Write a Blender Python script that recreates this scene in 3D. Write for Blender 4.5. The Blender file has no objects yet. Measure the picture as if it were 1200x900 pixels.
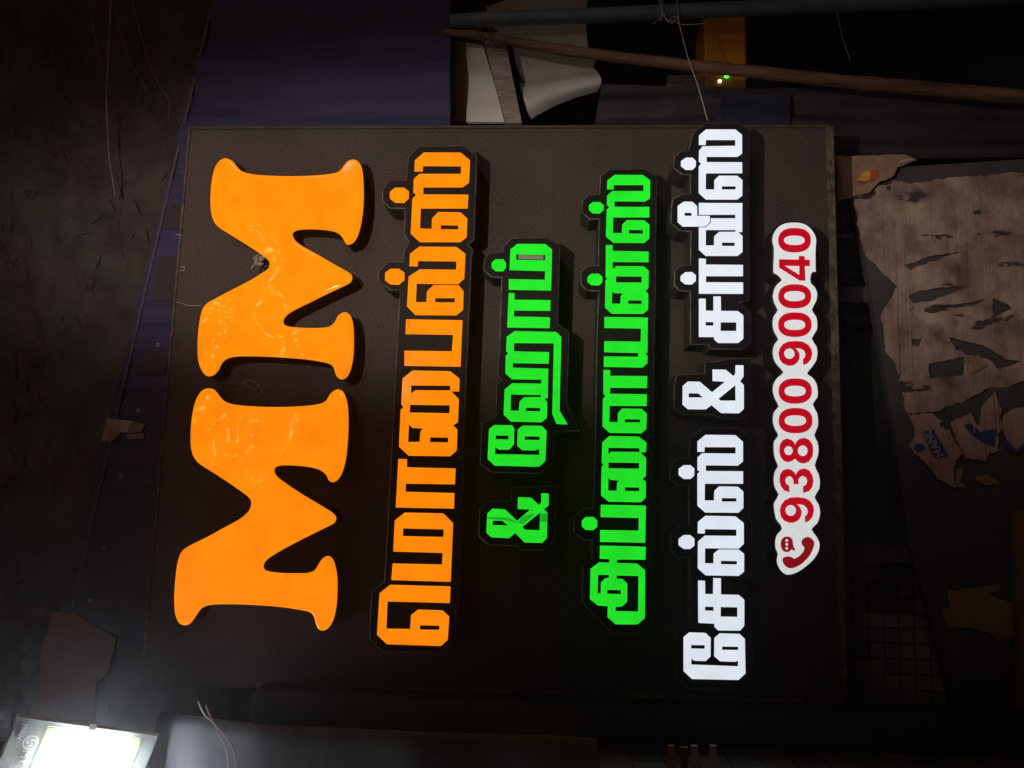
import bpy, bmesh, math, random
from mathutils import Vector, Matrix, noise
from mathutils.geometry import tessellate_polygon

random.seed(7)
SC = bpy.context.scene
COL = SC.collection
R = math.radians

# ------------------------------------------------------------------ camera
# World: the sign stands in the plane y = 0, X to the right, Z up. The picture was taken
# with the phone turned on its side, so the camera is rolled by 90 degrees.
CAM = Vector((0.0, -1.5988, 1.55))
ROT = Matrix(((0.023109, 0.991424, -0.128627), (0.039082, -0.129458, -0.990814), (-0.998969, 0.01787, -0.041738)))
cam = bpy.data.objects.new('camera', bpy.data.cameras.new('camera'))
cam.data.sensor_width = 36.0
cam.data.lens = 27.0
cam.data.clip_start = 0.02
cam.data.clip_end = 500
cam.matrix_world = Matrix.Translation(CAM) @ ROT.to_4x4()
COL.objects.link(cam)
SC.camera = cam


def P(px, py, d=0.0):
    """Point of the plane y = -d (d metres in front of the sign board) seen at photo pixel (px, py)."""
    r = ROT @ Vector((px - 600, 450 - py, -900))
    return CAM + r * ((-d - CAM.y) / r.y)


# ------------------------------------------------------------------ night sky, moonlight, street lamp, added fill
world = bpy.data.worlds.new('World')
SC.world = world
world.use_nodes = True
wn = world.node_tree
bg = wn.nodes['Background']
sky = wn.nodes.new('ShaderNodeTexSky')
sky.sky_type = 'NISHITA'
sky.sun_disc = False
sky.sun_elevation = R(4)
sky.sun_rotation = R(200)
wn.links.new(sky.outputs[0], bg.inputs[0])
bg.inputs[1].default_value = 0.011
tint = wn.nodes.new('ShaderNodeMix')
tint.data_type = 'RGBA'
tint.blend_type = 'MULTIPLY'
tint.inputs[0].default_value = 1.0
tint.inputs[7].default_value = (1.0, 0.70, 0.70, 1)       # the town's glow under a hazy night sky
wn.links.new(sky.outputs[0], tint.inputs[6])
wn.links.new(tint.outputs[2], bg.inputs[0])

sun = bpy.data.objects.new('moonlight', bpy.data.lights.new('moonlight', 'SUN'))
sun.data.energy = 0.015
sun.data.angle = R(2)
sun.data.color = (1.0, 0.93, 0.85)
sun.rotation_euler = (R(50), 0, R(-12))
COL.objects.link(sun)


def spot(name, loc, target, energy, size, blend, radius, color):
    o = bpy.data.objects.new(name, bpy.data.lights.new(name, 'SPOT'))
    o.data.energy = energy
    o.data.spot_size = R(size)
    o.data.spot_blend = blend
    o.data.shadow_soft_size = radius
    o.data.color = color
    o.location = loc
    o.rotation_euler = (target - loc).to_track_quat('-Z', 'Y').to_euler()
    COL.objects.link(o)
    return o


# lamp of the street above the viewer's right shoulder: casts the letters' shadows down and outward
lamp_at = P(300, 365)
lamp_at.y = -1.5
street = spot('street_light', lamp_at, P(560, 262), 50, 100, 0.75, 0.012, (1.0, 0.86, 0.74))
street.scale = (0.27, 1.0, 1.0)        # cone squeezed to imitate the camera's flicker bands
# added soft fill on the same side, lifting the letters' shadows
far_at = lamp_at + Vector((2.5, -2.4, 0.9))
far = spot('fill_light', far_at, P(590, 235), 105, 62, 0.9, 0.45, (1.0, 0.80, 0.82))
far.scale = (0.17, 1.0, 1.0)  # squeezed as well, to keep the flicker band's dark edge

vs = SC.view_settings
vs.view_transform = 'Standard'
vs.look = 'None'
vs.exposure = 0.0
vs.gamma = 1.0
vs.use_curve_mapping = False
SC.cycles.use_denoising = True
SC.cycles.max_bounces = 6
SC.cycles.sample_clamp_indirect = 4.0


# ------------------------------------------------------------------ materials
def mat(name, c, rough=0.7, var=0.3, scale=12.0, bump=0.0, bscale=60.0, c2=None, metal=0.0, spec=0.5, detail=8.0, speck=None, stretch=None):
    m = bpy.data.materials.new(name)
    m.use_nodes = True
    nt = m.node_tree
    N, L = nt.nodes, nt.links
    b = N['Principled BSDF']
    b.inputs['Roughness'].default_value = rough
    b.inputs['Metallic'].default_value = metal
    b.inputs['Specular IOR Level'].default_value = spec
    tc = N.new('ShaderNodeTexCoord')
    src = tc.outputs['Object']
    if stretch:
        mp = N.new('ShaderNodeMapping')
        mp.inputs['Scale'].default_value = stretch
        L.new(src, mp.inputs[0])
        src = mp.outputs[0]
    n1 = N.new('ShaderNodeTexNoise')
    n1.inputs['Scale'].default_value = scale
    n1.inputs['Detail'].default_value = detail
    n1.inputs['Roughness'].default_value = 0.65
    L.new(src, n1.inputs['Vector'])
    rp = N.new('ShaderNodeValToRGB')
    rp.color_ramp.elements[0].position = 0.3
    rp.color_ramp.elements[1].position = 0.7
    if c2 is None:
        lo = tuple(max(0, x * (1 - var)) for x in c)
        hi = tuple(min(1, x * (1 + var)) for x in c)
    else:
        lo, hi = c, c2
    rp.color_ramp.elements[0].color = (*lo, 1)
    rp.color_ramp.elements[1].color = (*hi, 1)
    L.new(n1.outputs['Fac'], rp.inputs[0])
    out = rp.outputs[0]
    if speck:
        sc, amt, sc_col = speck
        n2 = N.new('ShaderNodeTexNoise')
        n2.inputs['Scale'].default_value = sc
        n2.inputs['Detail'].default_value = 3
        L.new(src, n2.inputs['Vector'])
        r2 = N.new('ShaderNodeValToRGB')
        r2.color_ramp.elements[0].position = 0.45
        r2.color_ramp.elements[1].position = 0.75
        r2.color_ramp.elements[0].color = (0, 0, 0, 1)
        r2.color_ramp.elements[1].color = (amt, amt, amt, 1)
        L.new(n2.outputs['Fac'], r2.inputs[0])
        mx = N.new('ShaderNodeMix')
        mx.data_type = 'RGBA'
        mx.inputs[7].default_value = (*sc_col, 1)
        L.new(r2.outputs[0], mx.inputs[0])
        L.new(out, mx.inputs[6])
        out = mx.outputs[2]
    L.new(out, b.inputs['Base Color'])
    if bump:
        nb = N.new('ShaderNodeTexNoise')
        nb.inputs['Scale'].default_value = bscale
        nb.inputs['Detail'].default_value = 6
        L.new(src, nb.inputs['Vector'])
        bp = N.new('ShaderNodeBump')
        bp.inputs['Strength'].default_value = bump
        bp.inputs['Distance'].default_value = 0.01
        L.new(nb.outputs['Fac'], bp.inputs['Height'])
        L.new(bp.outputs[0], b.inputs['Normal'])
    return m


def worn_paper(name, c, c2, under, cover):
    m = mat(name, c, 0.9, 0.3, 6.5, 0.35, 90, c2=c2, detail=5, speck=(16, 0.85, (0.11, 0.065, 0.065)), spec=0.2)
    nt = m.node_tree
    N, L = nt.nodes, nt.links
    b = N['Principled BSDF']
    old = b.inputs['Base Color'].links[0].from_socket
    tc = N.new('ShaderNodeTexCoord')
    mp = N.new('ShaderNodeMapping')
    mp.inputs['Scale'].default_value = (17, 17, 6)
    mp.inputs['Rotation'].default_value = (0, 0.35, 0)
    L.new(tc.outputs['Object'], mp.inputs[0])
    n = N.new('ShaderNodeTexNoise')
    n.inputs['Scale'].default_value = 1.0
    n.inputs['Detail'].default_value = 9
    n.inputs['Roughness'].default_value = 0.6
    L.new(mp.outputs[0], n.inputs['Vector'])
    rp = N.new('ShaderNodeValToRGB')
    rp.color_ramp.elements[0].position = cover
    rp.color_ramp.elements[1].position = cover + 0.012
    L.new(n.outputs['Fac'], rp.inputs[0])
    mx = N.new('ShaderNodeMix')
    mx.data_type = 'RGBA'
    mx.inputs[7].default_value = (*under, 1)
    L.new(rp.outputs[0], mx.inputs[0])
    L.new(old, mx.inputs[6])
    L.new(mx.outputs[2], b.inputs['Base Color'])
    return m


def lit(name, c, strength=1.0, rough=0.25, dirt=0.68, var=0.12, base=0.3, spec=0.04):
    """Back-lit acrylic: gives off light, glossy in front, with a few dust specks stuck on it."""
    m = bpy.data.materials.new(name)
    m.use_nodes = True
    nt = m.node_tree
    N, L = nt.nodes, nt.links
    b = N['Principled BSDF']
    b.inputs['Base Color'].default_value = (*[x * base for x in c], 1)
    b.inputs['Roughness'].default_value = rough
    tc = N.new('ShaderNodeTexCoord')
    n1 = N.new('ShaderNodeTexNoise')
    n1.inputs['Scale'].default_value = 24
    n1.inputs['Detail'].default_value = 5
    L.new(tc.outputs['Object'], n1.inputs['Vector'])
    mr = N.new('ShaderNodeMapRange')
    mr.inputs[1].default_value = 0.3
    mr.inputs[2].default_value = 0.7
    mr.inputs[3].default_value = 1 - var
    mr.inputs[4].default_value = 1 + var * 0.6
    L.new(n1.outputs['Fac'], mr.inputs[0])
    n2 = N.new('ShaderNodeTexNoise')
    n2.inputs['Scale'].default_value = 260
    n2.inputs['Detail'].default_value = 2
    L.new(tc.outputs['Object'], n2.inputs['Vector'])
    r2 = N.new('ShaderNodeValToRGB')
    r2.color_ramp.elements[0].position = dirt
    r2.color_ramp.elements[1].position = dirt + 0.06
    r2.color_ramp.elements[0].color = (1, 1, 1, 1)
    r2.color_ramp.elements[1].color = (0.45, 0.45, 0.45, 1)
    L.new(n2.outputs['Fac'], r2.inputs[0])
    mu = N.new('ShaderNodeMath')
    mu.operation = 'MULTIPLY'
    L.new(mr.outputs[0], mu.inputs[0])
    L.new(r2.outputs[0], mu.inputs[1])
    m2 = N.new('ShaderNodeMath')
    m2.operation = 'MULTIPLY'
    m2.inputs[1].default_value = strength
    L.new(mu.outputs[0], m2.inputs[0])
    b.inputs['Specular IOR Level'].default_value = spec
    b.inputs['Emission Color'].default_value = (*c, 1)
    L.new(m2.outputs[0], b.inputs['Emission Strength'])
    return m


def tiles(name, c, gap, sx, sy, axes='XZ', var=0.25, rough=0.4):
    m = bpy.data.materials.new(name)
    m.use_nodes = True
    nt = m.node_tree
    N, L = nt.nodes, nt.links
    b = N['Principled BSDF']
    b.inputs['Roughness'].default_value = rough
    tc = N.new('ShaderNodeTexCoord')
    sp = N.new('ShaderNodeSeparateXYZ')
    cb = N.new('ShaderNodeCombineXYZ')
    L.new(tc.outputs['Object'], sp.inputs[0])
    L.new(sp.outputs[axes[0]], cb.inputs[0])
    L.new(sp.outputs[axes[1]], cb.inputs[1])
    bk = N.new('ShaderNodeTexBrick')
    bk.offset = 0.0
    bk.inputs['Scale'].default_value = 1.0
    bk.inputs['Mortar Size'].default_value = 0.0016
    bk.inputs['Mortar Smooth'].default_value = 0.3
    bk.inputs['Brick Width'].default_value = sx
    bk.inputs['Row Height'].default_value = sy
    bk.inputs['Color1'].default_value = (*[x * (1 - var) for x in c], 1)
    bk.inputs['Color2'].default_value = (*[x * (1 + var) for x in c], 1)
    bk.inputs['Mortar'].default_value = (*gap, 1)
    L.new(cb.outputs[0], bk.inputs['Vector'])
    n1 = N.new('ShaderNodeTexNoise')
    n1.inputs['Scale'].default_value = 7
    n1.inputs['Detail'].default_value = 8
    L.new(tc.outputs['Object'], n1.inputs['Vector'])
    mx = N.new('ShaderNodeMix')
    mx.data_type = 'RGBA'
    mx.blend_type = 'MULTIPLY'
    mx.inputs[0].default_value = 0.8
    L.new(bk.outputs['Color'], mx.inputs[6])
    L.new(n1.outputs['Color'], mx.inputs[7])
    L.new(mx.outputs[2], b.inputs['Base Color'])
    bp = N.new('ShaderNodeBump')
    bp.inputs['Strength'].default_value = 0.5
    bp.inputs['Distance'].default_value = 0.002
    bp.invert = True
    L.new(bk.outputs['Fac'], bp.inputs['Height'])
    L.new(bp.outputs[0], b.inputs['Normal'])
    return m


M = {}
M['board'] = mat('dusty dark board', (0.041, 0.031, 0.029), 0.75, 0.45, 5, 0.25, 300, speck=(380, 1.0, (0.14, 0.115, 0.10)), spec=0.25)
M['board_edge'] = mat('worn board edge', (0.018, 0.015, 0.012), 0.7, 0.5, 50, 0.6, 200, c2=(0.20, 0.17, 0.13), spec=0.3)
M['black'] = mat('black acrylic', (0.012, 0.011, 0.011), 0.5, 0.4, 30, speck=(300, 0.3, (0.06, 0.05, 0.045)), spec=0.08)
M['plate_side'] = mat('dusty plate side', (0.055, 0.046, 0.037), 0.7, 0.4, 30, spec=0.25)
M['plate_rim'] = mat('plate rim highlight', (0.03, 0.027, 0.025), 0.5, 0.5, 60, c2=(0.26, 0.22, 0.2), spec=0.2)  # pale tone paints the highlight along the plate edges
M['letter_side'] = mat('dark letter side', (0.022, 0.014, 0.010), 0.6, 0.4, 30, spec=0.25)
M['orange'] = lit('lit orange acrylic', (1.0, 0.245, 0.002), 1.05, 0.16, 0.68, 0.13, spec=0.5)
M['green'] = lit('lit green acrylic', (0.016, 0.74, 0.022), 1.0, 0.3, 0.72, 0.10)
M['green_dim'] = lit('shaded green film', (0.012, 0.40, 0.022), 1.0, 0.3, 0.72, 0.12)
M['white'] = lit('lit white acrylic', (0.74, 0.79, 0.88), 1.0, 0.3, 0.70, 0.07)
M['plate_white'] = lit('lit white phone plate', (0.72, 0.73, 0.72), 0.90, 0.3, 0.70, 0.05)
M['red'] = lit('lit red film', (0.45, 0.001, 0.010), 1.0, 0.3, 0.74, 0.06)
M['red_dim'] = lit('dimly backlit red film', (0.22, 0.002, 0.006), 1.0, 0.3, 0.74, 0.1)  # digit red darkened, imitating the icons' missing backlight
M['plate_green_edge'] = mat('yellowed plate edge', (0.20, 0.20, 0.12), 0.5, 0.3, 30)
M['blue_flex'] = mat('faded blue flex sheet', (0.010, 0.010, 0.048), 0.8, 0.4, 9, 0.25, 18, stretch=(4.5, 1, 0.5), c2=(0.042, 0.034, 0.115), speck=(350, 0.3, (0.08, 0.07, 0.1)))
M['hem'] = mat('pale sewn hem', (0.060, 0.050, 0.058), 0.7, 0.3, 30)
M['violet'] = mat('dark violet flex sheet', (0.012, 0.008, 0.012), 0.7, 0.5, 8, 0.2, 20, c2=(0.034, 0.021, 0.032))
M['navy'] = mat('navy print', (0.014, 0.014, 0.034), 0.5, 0.3, 10)
M['metal'] = mat('dull steel', (0.30, 0.29, 0.28), 0.45, 0.3, 40, metal=0.8)
M['thatch'] = mat('dry leaf thatch', (0.026, 0.021, 0.023), 0.9, 0.4, 9, 0.8, 24, c2=(0.090, 0.070, 0.072), speck=(5, 0.6, (0.05, 0.075, 0.055)))
M['interior_dark'] = mat('dark interior wall', (0.012, 0.011, 0.011), 0.95, 0.5, 4, 0.3, 20)  # near-black colour for the shop's back wall and ceiling
M['sheet_white'] = mat('dirty white sheet', (0.55, 0.54, 0.52), 0.8, 0.15, 9, 0.1, 40)
M['sheet_in'] = mat('yellowed sheet face', (0.38, 0.38, 0.32), 0.8, 0.15, 9, 0.1, 40)
M['plank'] = mat('weathered plank', (0.16, 0.13, 0.11), 0.8, 0.4, 14, 0.4, 60, c2=(0.40, 0.35, 0.31), stretch=(6, 1, 1))
M['pipe'] = mat('blue painted pipe', (0.06, 0.11, 0.15), 0.5, 0.35, 18, 0.1, 60, c2=(0.14, 0.20, 0.25))
M['bamboo'] = mat('brown bamboo', (0.035, 0.017, 0.010), 0.7, 0.4, 14, 0.6, 90, c2=(0.20, 0.105, 0.06), stretch=(1.6, 1.6, 0.3))
M['twine'] = mat('pale twine', (0.42, 0.38, 0.32), 0.9, 0.3, 60)
M['twig'] = mat('dry twig', (0.25, 0.16, 0.12), 0.8, 0.3, 60)
M['yellow'] = mat('yellow painted box', (0.50, 0.20, 0.015), 0.5, 0.15, 12)
M['slot'] = lit('pale slot glow', (0.17, 0.155, 0.125), 1.0, 0.3, 0.6, 0.3)  # glow standing in for light caught inside a letter's slot
M['led_green'] = lit('green indicator', (0.05, 1.0, 0.08), 4.0, var=0)
M['led_white'] = lit('white indicator', (1.0, 0.85, 0.7), 2.5, var=0)
M['poster_board'] = mat('dark painted plywood', (0.035, 0.032, 0.037), 0.7, 0.4, 5, 0.3, 30, c2=(0.085, 0.07, 0.072))
M['paper'] = worn_paper('weathered poster paper', (0.20, 0.13, 0.115), (0.48, 0.365, 0.30), (0.06, 0.05, 0.05), 0.605)
M['paper_pink'] = mat('pinkish torn paper', (0.26, 0.16, 0.14), 0.85, 0.3, 12, 0.4, 40, c2=(0.44, 0.29, 0.25))
M['paper_tan'] = mat('tan torn paper', (0.20, 0.12, 0.075), 0.85, 0.3, 12, 0.4, 40, c2=(0.34, 0.23, 0.15))
M['ink_blue'] = mat('blue poster ink', (0.035, 0.045, 0.16), 0.7, 0.3, 30)
M['ink_yellow'] = mat('yellow poster ink', (0.55, 0.28, 0.04), 0.7, 0.4, 60)
M['ink_red'] = mat('red poster ink', (0.40, 0.07, 0.04), 0.7, 0.4, 60)
M['ink_pale'] = mat('pale lettering', (0.40, 0.32, 0.32), 0.7, 0.2, 30)
M['net'] = mat('dark green shade net', (0.011, 0.016, 0.012), 0.95, 0.4, 40, 0.4, 200)
M['tile_back'] = tiles('small brown wall tiles', (0.52, 0.42, 0.36), (0.05, 0.025, 0.022), 0.036, 0.036)
M['tile_side'] = tiles('side wall tiles', (0.45, 0.38, 0.36), (0.06, 0.04, 0.027), 0.06, 0.06, 'YZ')
M['plaster'] = mat('grey plaster', (0.15, 0.155, 0.18), 0.9, 0.3, 6, 0.1, 30, spec=0.1)
M['post'] = mat('dark rubbed post', (0.030, 0.028, 0.029), 0.55, 0.4, 10, 0.15, 60, c2=(0.07, 0.062, 0.06))
M['cloth'] = mat('rust orange cloth', (0.16, 0.035, 0.008), 0.9, 0.3, 10, 0.4, 30)
M['wood'] = mat('rough brown batten', (0.16, 0.09, 0.03), 0.85, 0.5, 40, 0.8, 80, c2=(0.32, 0.21, 0.08), stretch=(5, 5, 1))
M['lamp_case'] = mat('grey cast lamp case', (0.34, 0.38, 0.36), 0.45, 0.15, 40, 0.1, 200)
M['lamp_mark'] = mat('white lamp lettering', (0.75, 0.78, 0.75), 0.6, 0.05, 20)
M['reflector'] = mat('pale lamp reflector', (0.80, 0.76, 0.34), 0.4, 0.05, 20)
M['cable_pink'] = mat('pinkish cable', (0.45, 0.27, 0.28), 0.6, 0.1, 20)
M['cable_grey'] = mat('grey cable', (0.5, 0.48, 0.5), 0.6, 0.1, 20)
M['ground'] = mat('dark packed ground', (0.05, 0.042, 0.036), 0.9, 0.4, 3, 0.6, 20)
M['strip_orange'] = mat('orange slat', (0.34, 0.15, 0.06), 0.6, 0.2, 20)
M['strip_white'] = mat('pale slat', (0.34, 0.30, 0.28), 0.6, 0.2, 20)
M['strip_brown'] = mat('brown slat', (0.12, 0.06, 0.05), 0.6, 0.2, 20)

mled = bpy.data.materials.new('glowing led panel')
mled.use_nodes = True
_b = mled.node_tree.nodes['Principled BSDF']
_b.inputs['Emission Color'].default_value = (0.93, 0.97, 1.0, 1)
_b.inputs['Emission Strength'].default_value = 14.0
_w = mled.node_tree.nodes.new('ShaderNodeTexVoronoi')
_w.inputs['Scale'].default_value = 60
_t = mled.node_tree.nodes.new('ShaderNodeTexCoord')
_r = mled.node_tree.nodes.new('ShaderNodeMapRange')
_r.inputs[1].default_value = 0.0
_r.inputs[2].default_value = 0.6
_r.inputs[3].default_value = 70.0
_r.inputs[4].default_value = 40.0
mled.node_tree.links.new(_t.outputs['Object'], _w.inputs['Vector'])
mled.node_tree.links.new(_w.outputs['Distance'], _r.inputs[0])
mled.node_tree.links.new(_r.outputs[0], _b.inputs['Emission Strength'])
M['led_panel'] = mled


nt = M['orange'].node_tree
_n = nt.nodes.new('ShaderNodeTexNoise')
_n.inputs['Scale'].default_value = 9
_n.inputs['Detail'].default_value = 1
_bp = nt.nodes.new('ShaderNodeBump')
_bp.inputs['Strength'].default_value = 0.30
_bp.inputs['Distance'].default_value = 0.01
_tc = nt.nodes.new('ShaderNodeTexCoord')
nt.links.new(_tc.outputs['Object'], _n.inputs['Vector'])
nt.links.new(_n.outputs['Fac'], _bp.inputs['Height'])
M['orange_wavy'] = M['orange'].copy()
M['orange_wavy'].name = 'lit wavy orange acrylic'
nt.links.new(_bp.outputs[0], nt.nodes['Principled BSDF'].inputs['Normal'])
M['orange'], M['orange_wavy'] = M['orange_wavy'], M['orange']
M['orange_wavy'].node_tree.nodes['Principled BSDF'].inputs['Roughness'].default_value = 0.04
M['orange'].node_tree.nodes['Principled BSDF'].inputs['Specular IOR Level'].default_value = 0.04
M['bulb'] = lit('tiny warm bulbs', (1.0, 0.66, 0.20), 65.0, var=0)


# ------------------------------------------------------------------ objects
def root(name, label, cat, loc, group=None):
    o = bpy.data.objects.new(name, None)
    o.empty_display_size = 0.05
    o.location = loc
    o['label'] = label
    o['category'] = cat
    if group:
        o['group'] = group
    COL.objects.link(o)
    return o


def wloc(o):
    v = Vector((0, 0, 0))
    while o:
        v = v + o.location
        o = o.parent
    return v


def obj(name, bm, mats, parent=None, loc=None, smooth=False, label=None):
    """Link a bmesh given in world coordinates as one mesh object."""
    bmesh.ops.recalc_face_normals(bm, faces=bm.faces)
    me = bpy.data.meshes.new(name)
    off = wloc(parent) if parent else (loc or Vector((0, 0, 0)))
    bmesh.ops.translate(bm, vec=-Vector(off), verts=bm.verts)
    bm.to_mesh(me)
    bm.free()
    for m in (mats if isinstance(mats, (list, tuple)) else [mats]):
        me.materials.append(m)
    if smooth:
        for p in me.polygons:
            p.use_smooth = True
    o = bpy.data.objects.new(name, me)
    if parent:
        o.parent = parent
    else:
        o.location = off
    if label:
        o['label'] = label
    COL.objects.link(o)
    return o


def tag(o, label, cat, group=None, kind=None):
    if kind:
        o['kind'] = kind
    else:
        o['label'] = label
        o['category'] = cat
    if group:
        o['group'] = group
    return o


def area2(p):
    return sum(p[i - 1][0] * p[i][1] - p[i][0] * p[i - 1][1] for i in range(len(p))) / 2


def inset2(p, dist):
    """Mitre inset of a closed 2-D ring towards its left-hand interior if counter-clockwise."""
    n = len(p)
    out = []
    for i in range(n):
        a, b, c = Vector(p[i - 1]), Vector(p[i]), Vector(p[(i + 1) % n])
        e1 = (b - a).normalized() if (b - a).length > 1e-9 else Vector((1, 0))
        e2 = (c - b).normalized() if (c - b).length > 1e-9 else e1
        n1, n2 = Vector((-e1.y, e1.x)), Vector((-e2.y, e2.x))
        m = n1 + n2
        if m.length < 1e-6:
            m = n1
        m.normalize()
        k = max(0.45, m.dot(n1))
        q = b + m * (dist / k)
        out.append((q.x, q.y))
    return out


def prism(rings_px, d_back, d_front, profile=((0.0, 0.0),), f=None, side_index=1, rim_index=1):
    """Extrude an outline (first ring) with holes (other rings), traced at depth d_front, back to d_back.
    profile: (inset, drop below d_front) from the outermost front ring to the flat face."""
    bm = bmesh.new()
    rings = []
    for k, ring in enumerate(rings_px):
        pts = [P(x, y, d_front) for x, y in ring]
        p2 = [(v.x, v.z) for v in pts]
        a = area2(p2)
        if (a < 0) == (k == 0):     # outer ccw, holes cw: interior on the left
            p2.reverse()
        rings.append(p2)
    tops = []
    for p2 in rings:
        prev = [bm.verts.new((x, -d_back, z)) for x, z in p2]
        first = True
        for ins, drop in profile:
            q = inset2(p2, ins) if ins else p2
            cur = [bm.verts.new((x, -(d_front - drop), z)) for x, z in q]
            for i in range(len(cur)):
                fc = bm.faces.new((prev[i - 1], prev[i], cur[i], cur[i - 1]))
                fc.material_index = side_index if first else rim_index
                if not first and len(profile) > 2:
                    fc.smooth = True
            prev = cur
            first = False
        tops.append(prev)
    flat = [v for t in tops for v in t]
    tris = tessellate_polygon([[Vector((v.co.x, v.co.z, 0)) for v in t] for t in tops])
    for t in tris:
        try:
            fc = bm.faces.new([flat[i] for i in t])
            fc.material_index = 0
        except ValueError:
            pass
    return bm


def C(x0, y0, s):
    """Reads coordinates measured in an enlarged crop of the photo."""
    return lambda pts: [(x0 + x / s, y0 + y / s) for x, y in pts]


def smooth_ring(p, k=4):
    n = len(p)
    out = []
    for i in range(n):
        p0, p1, p2, p3 = (Vector(p[(i + j) % n]) for j in (-1, 0, 1, 2))
        for s in range(k):
            t = s / k
            q = 0.5 * ((2 * p1) + (p2 - p0) * t + (2 * p0 - 5 * p1 + 4 * p2 - p3) * t * t + (3 * p1 - p0 - 3 * p2 + p3) * t ** 3)
            out.append((q.x, q.y))
    return out


def crumple(bm):
    for v in bm.verts:
        q = Vector((v.co.x, 0, v.co.z))
        v.co.y -= 0.004 + 0.0045 * noise.noise(q * 17) + 0.002 * noise.noise(q * 45)
    return bm


def ellipse(cx, cy, rx, ry, n=32, e=2.0):
    out = []
    for i in range(n):
        a = 2 * math.pi * i / n
        c, s = math.cos(a), math.sin(a)
        out.append((cx + rx * math.copysign(abs(c) ** (2 / e), c), cy + ry * math.copysign(abs(s) ** (2 / e), s)))
    return out


def jag(ring, amp=1.6, step=5.0):
    """Torn-paper edge: subdivide a pixel outline and shake it."""
    out = []
    n = len(ring)
    for i in range(n):
        a, b = Vector(ring[i]), Vector(ring[(i + 1) % n])
        k = max(1, int((b - a).length / step))
        for s in range(k):
            q = a.lerp(b, s / k)
            out.append((q.x + random.uniform(-amp, amp), q.y + random.uniform(-amp, amp)))
    return out


def box_bm(bm, lo, hi, mi=0):
    vs_ = [bm.verts.new((x, y, z)) for x in (lo[0], hi[0]) for y in (lo[1], hi[1]) for z in (lo[2], hi[2])]
    for f in ((0, 1, 3, 2), (4, 6, 7, 5), (0, 4, 5, 1), (2, 3, 7, 6), (0, 2, 6, 4), (1, 5, 7, 3)):
        bm.faces.new([vs_[i] for i in f]).material_index = mi


def tube_bm(pts, r, n=10, bm=None, caps=True):
    bm = bm or bmesh.new()
    pts = [Vector(p) for p in pts]
    rs = r if isinstance(r, (list, tuple)) else [r] * len(pts)
    prev = None
    ref = None
    rings = []
    for i, p in enumerate(pts):
        t = (pts[min(i + 1, len(pts) - 1)] - pts[max(i - 1, 0)]).normalized()
        if ref is None:
            ref = t.orthogonal().normalized()
        u = (ref - t * ref.dot(t)).normalized()
        ref = u
        v = t.cross(u)
        ring = [bm.verts.new(p + (u * math.cos(2 * math.pi * k / n) + v * math.sin(2 * math.pi * k / n)) * rs[i]) for k in range(n)]
        if prev:
            for k in range(n):
                bm.faces.new((prev[k - 1], prev[k], ring[k], ring[k - 1])).smooth = True
        prev = ring
        rings.append(ring)
    if caps:
        bm.faces.new(rings[0])
        bm.faces.new(rings[-1])
    return bm


def spline(pts, k=6):
    pts = [Vector(p) for p in pts]
    out = []
    n = len(pts)
    for i in range(n - 1):
        p0, p1, p2, p3 = pts[max(i - 1, 0)], pts[i], pts[i + 1], pts[min(i + 2, n - 1)]
        for s in range(k):
            t = s / k
            out.append(0.5 * ((2 * p1) + (p2 - p0) * t + (2 * p0 - 5 * p1 + 4 * p2 - p3) * t * t + (3 * p1 - p0 - 3 * p2 + p3) * t ** 3))
    out.append(pts[-1])
    return out


def text_bm(s, size, origin, ux, uy, thick=0.0008):
    """Lettering as a mesh: ux is the reading direction, uy the letters' up."""
    cu = bpy.data.curves.new('lettering', 'FONT')
    cu.body = s
    cu.size = size
    cu.extrude = thick
    o = bpy.data.objects.new('lettering', cu)
    COL.objects.link(o)
    dg = bpy.context.evaluated_depsgraph_get()
    me = o.evaluated_get(dg).to_mesh()
    bm = bmesh.new()
    bm.from_mesh(me)
    o.evaluated_get(dg).to_mesh_clear()
    bpy.data.objects.remove(o)
    bpy.data.curves.remove(cu)
    uz = ux.cross(uy).normalized()
    mt = Matrix((ux, uy, uz)).transposed().to_4x4()
    mt.translation = origin
    bm.transform(mt)
    return bm


# ------------------------------------------------------------------ setting
bm = bmesh.new()
bmesh.ops.create_grid(bm, x_segments=1, y_segments=1, size=30)
tag(obj('ground', bm, M['ground']), None, None, kind='structure')

# dark shop front behind everything: a back wall with ceiling and far cheek
bm = bmesh.new()
box_bm(bm, (-3.2, 1.15, 0.004), (3.2, 1.30, 3.6))
w = root('shop_building', 'dark shop interior wall far behind the lit sign', 'building', Vector((0, 1.2, 0)))
obj('wall', bm, M['interior_dark'], w)
bm = bmesh.new()
box_bm(bm, (-3.2, 0.15, 3.603), (3.2, 1.30, 3.72))
obj('ceiling', bm, M['interior_dark'], w)

# tiled low wall seen below the board
a, b = P(960, 160, -0.35), P(1330, 900, -0.35)
bm = bmesh.new()
box_bm(bm, (b.x - 0.4, 0.35, 0.003), (P(1000, 200, -0.35).x, 0.45, a.z))
tag(obj('tiled_wall', bm, M['tile_back'], loc=Vector((0, 0.35, 0))), 'low wall of small brown square tiles below the sign', 'wall')

# side wall on the left, running towards the viewer
XS = P(620, 868).x
bm = bmesh.new()
box_bm(bm, (XS - 0.16, -0.82, 0.003), (XS, 0.30, P(690, 868).z))
sw = tag(obj('plaster_wall', bm, M['plaster'], loc=Vector((XS, 0, 0))), 'grey plaster side wall behind the tile dado', 'wall')
zt = P(672, 872, 0.05).z
bm = bmesh.new()
box_bm(bm, (XS + 0.001, -0.80, 0.004), (XS + 0.010, 0.28, zt))
obj('tile_dado', bm, M['tile_side'], sw)

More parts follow.
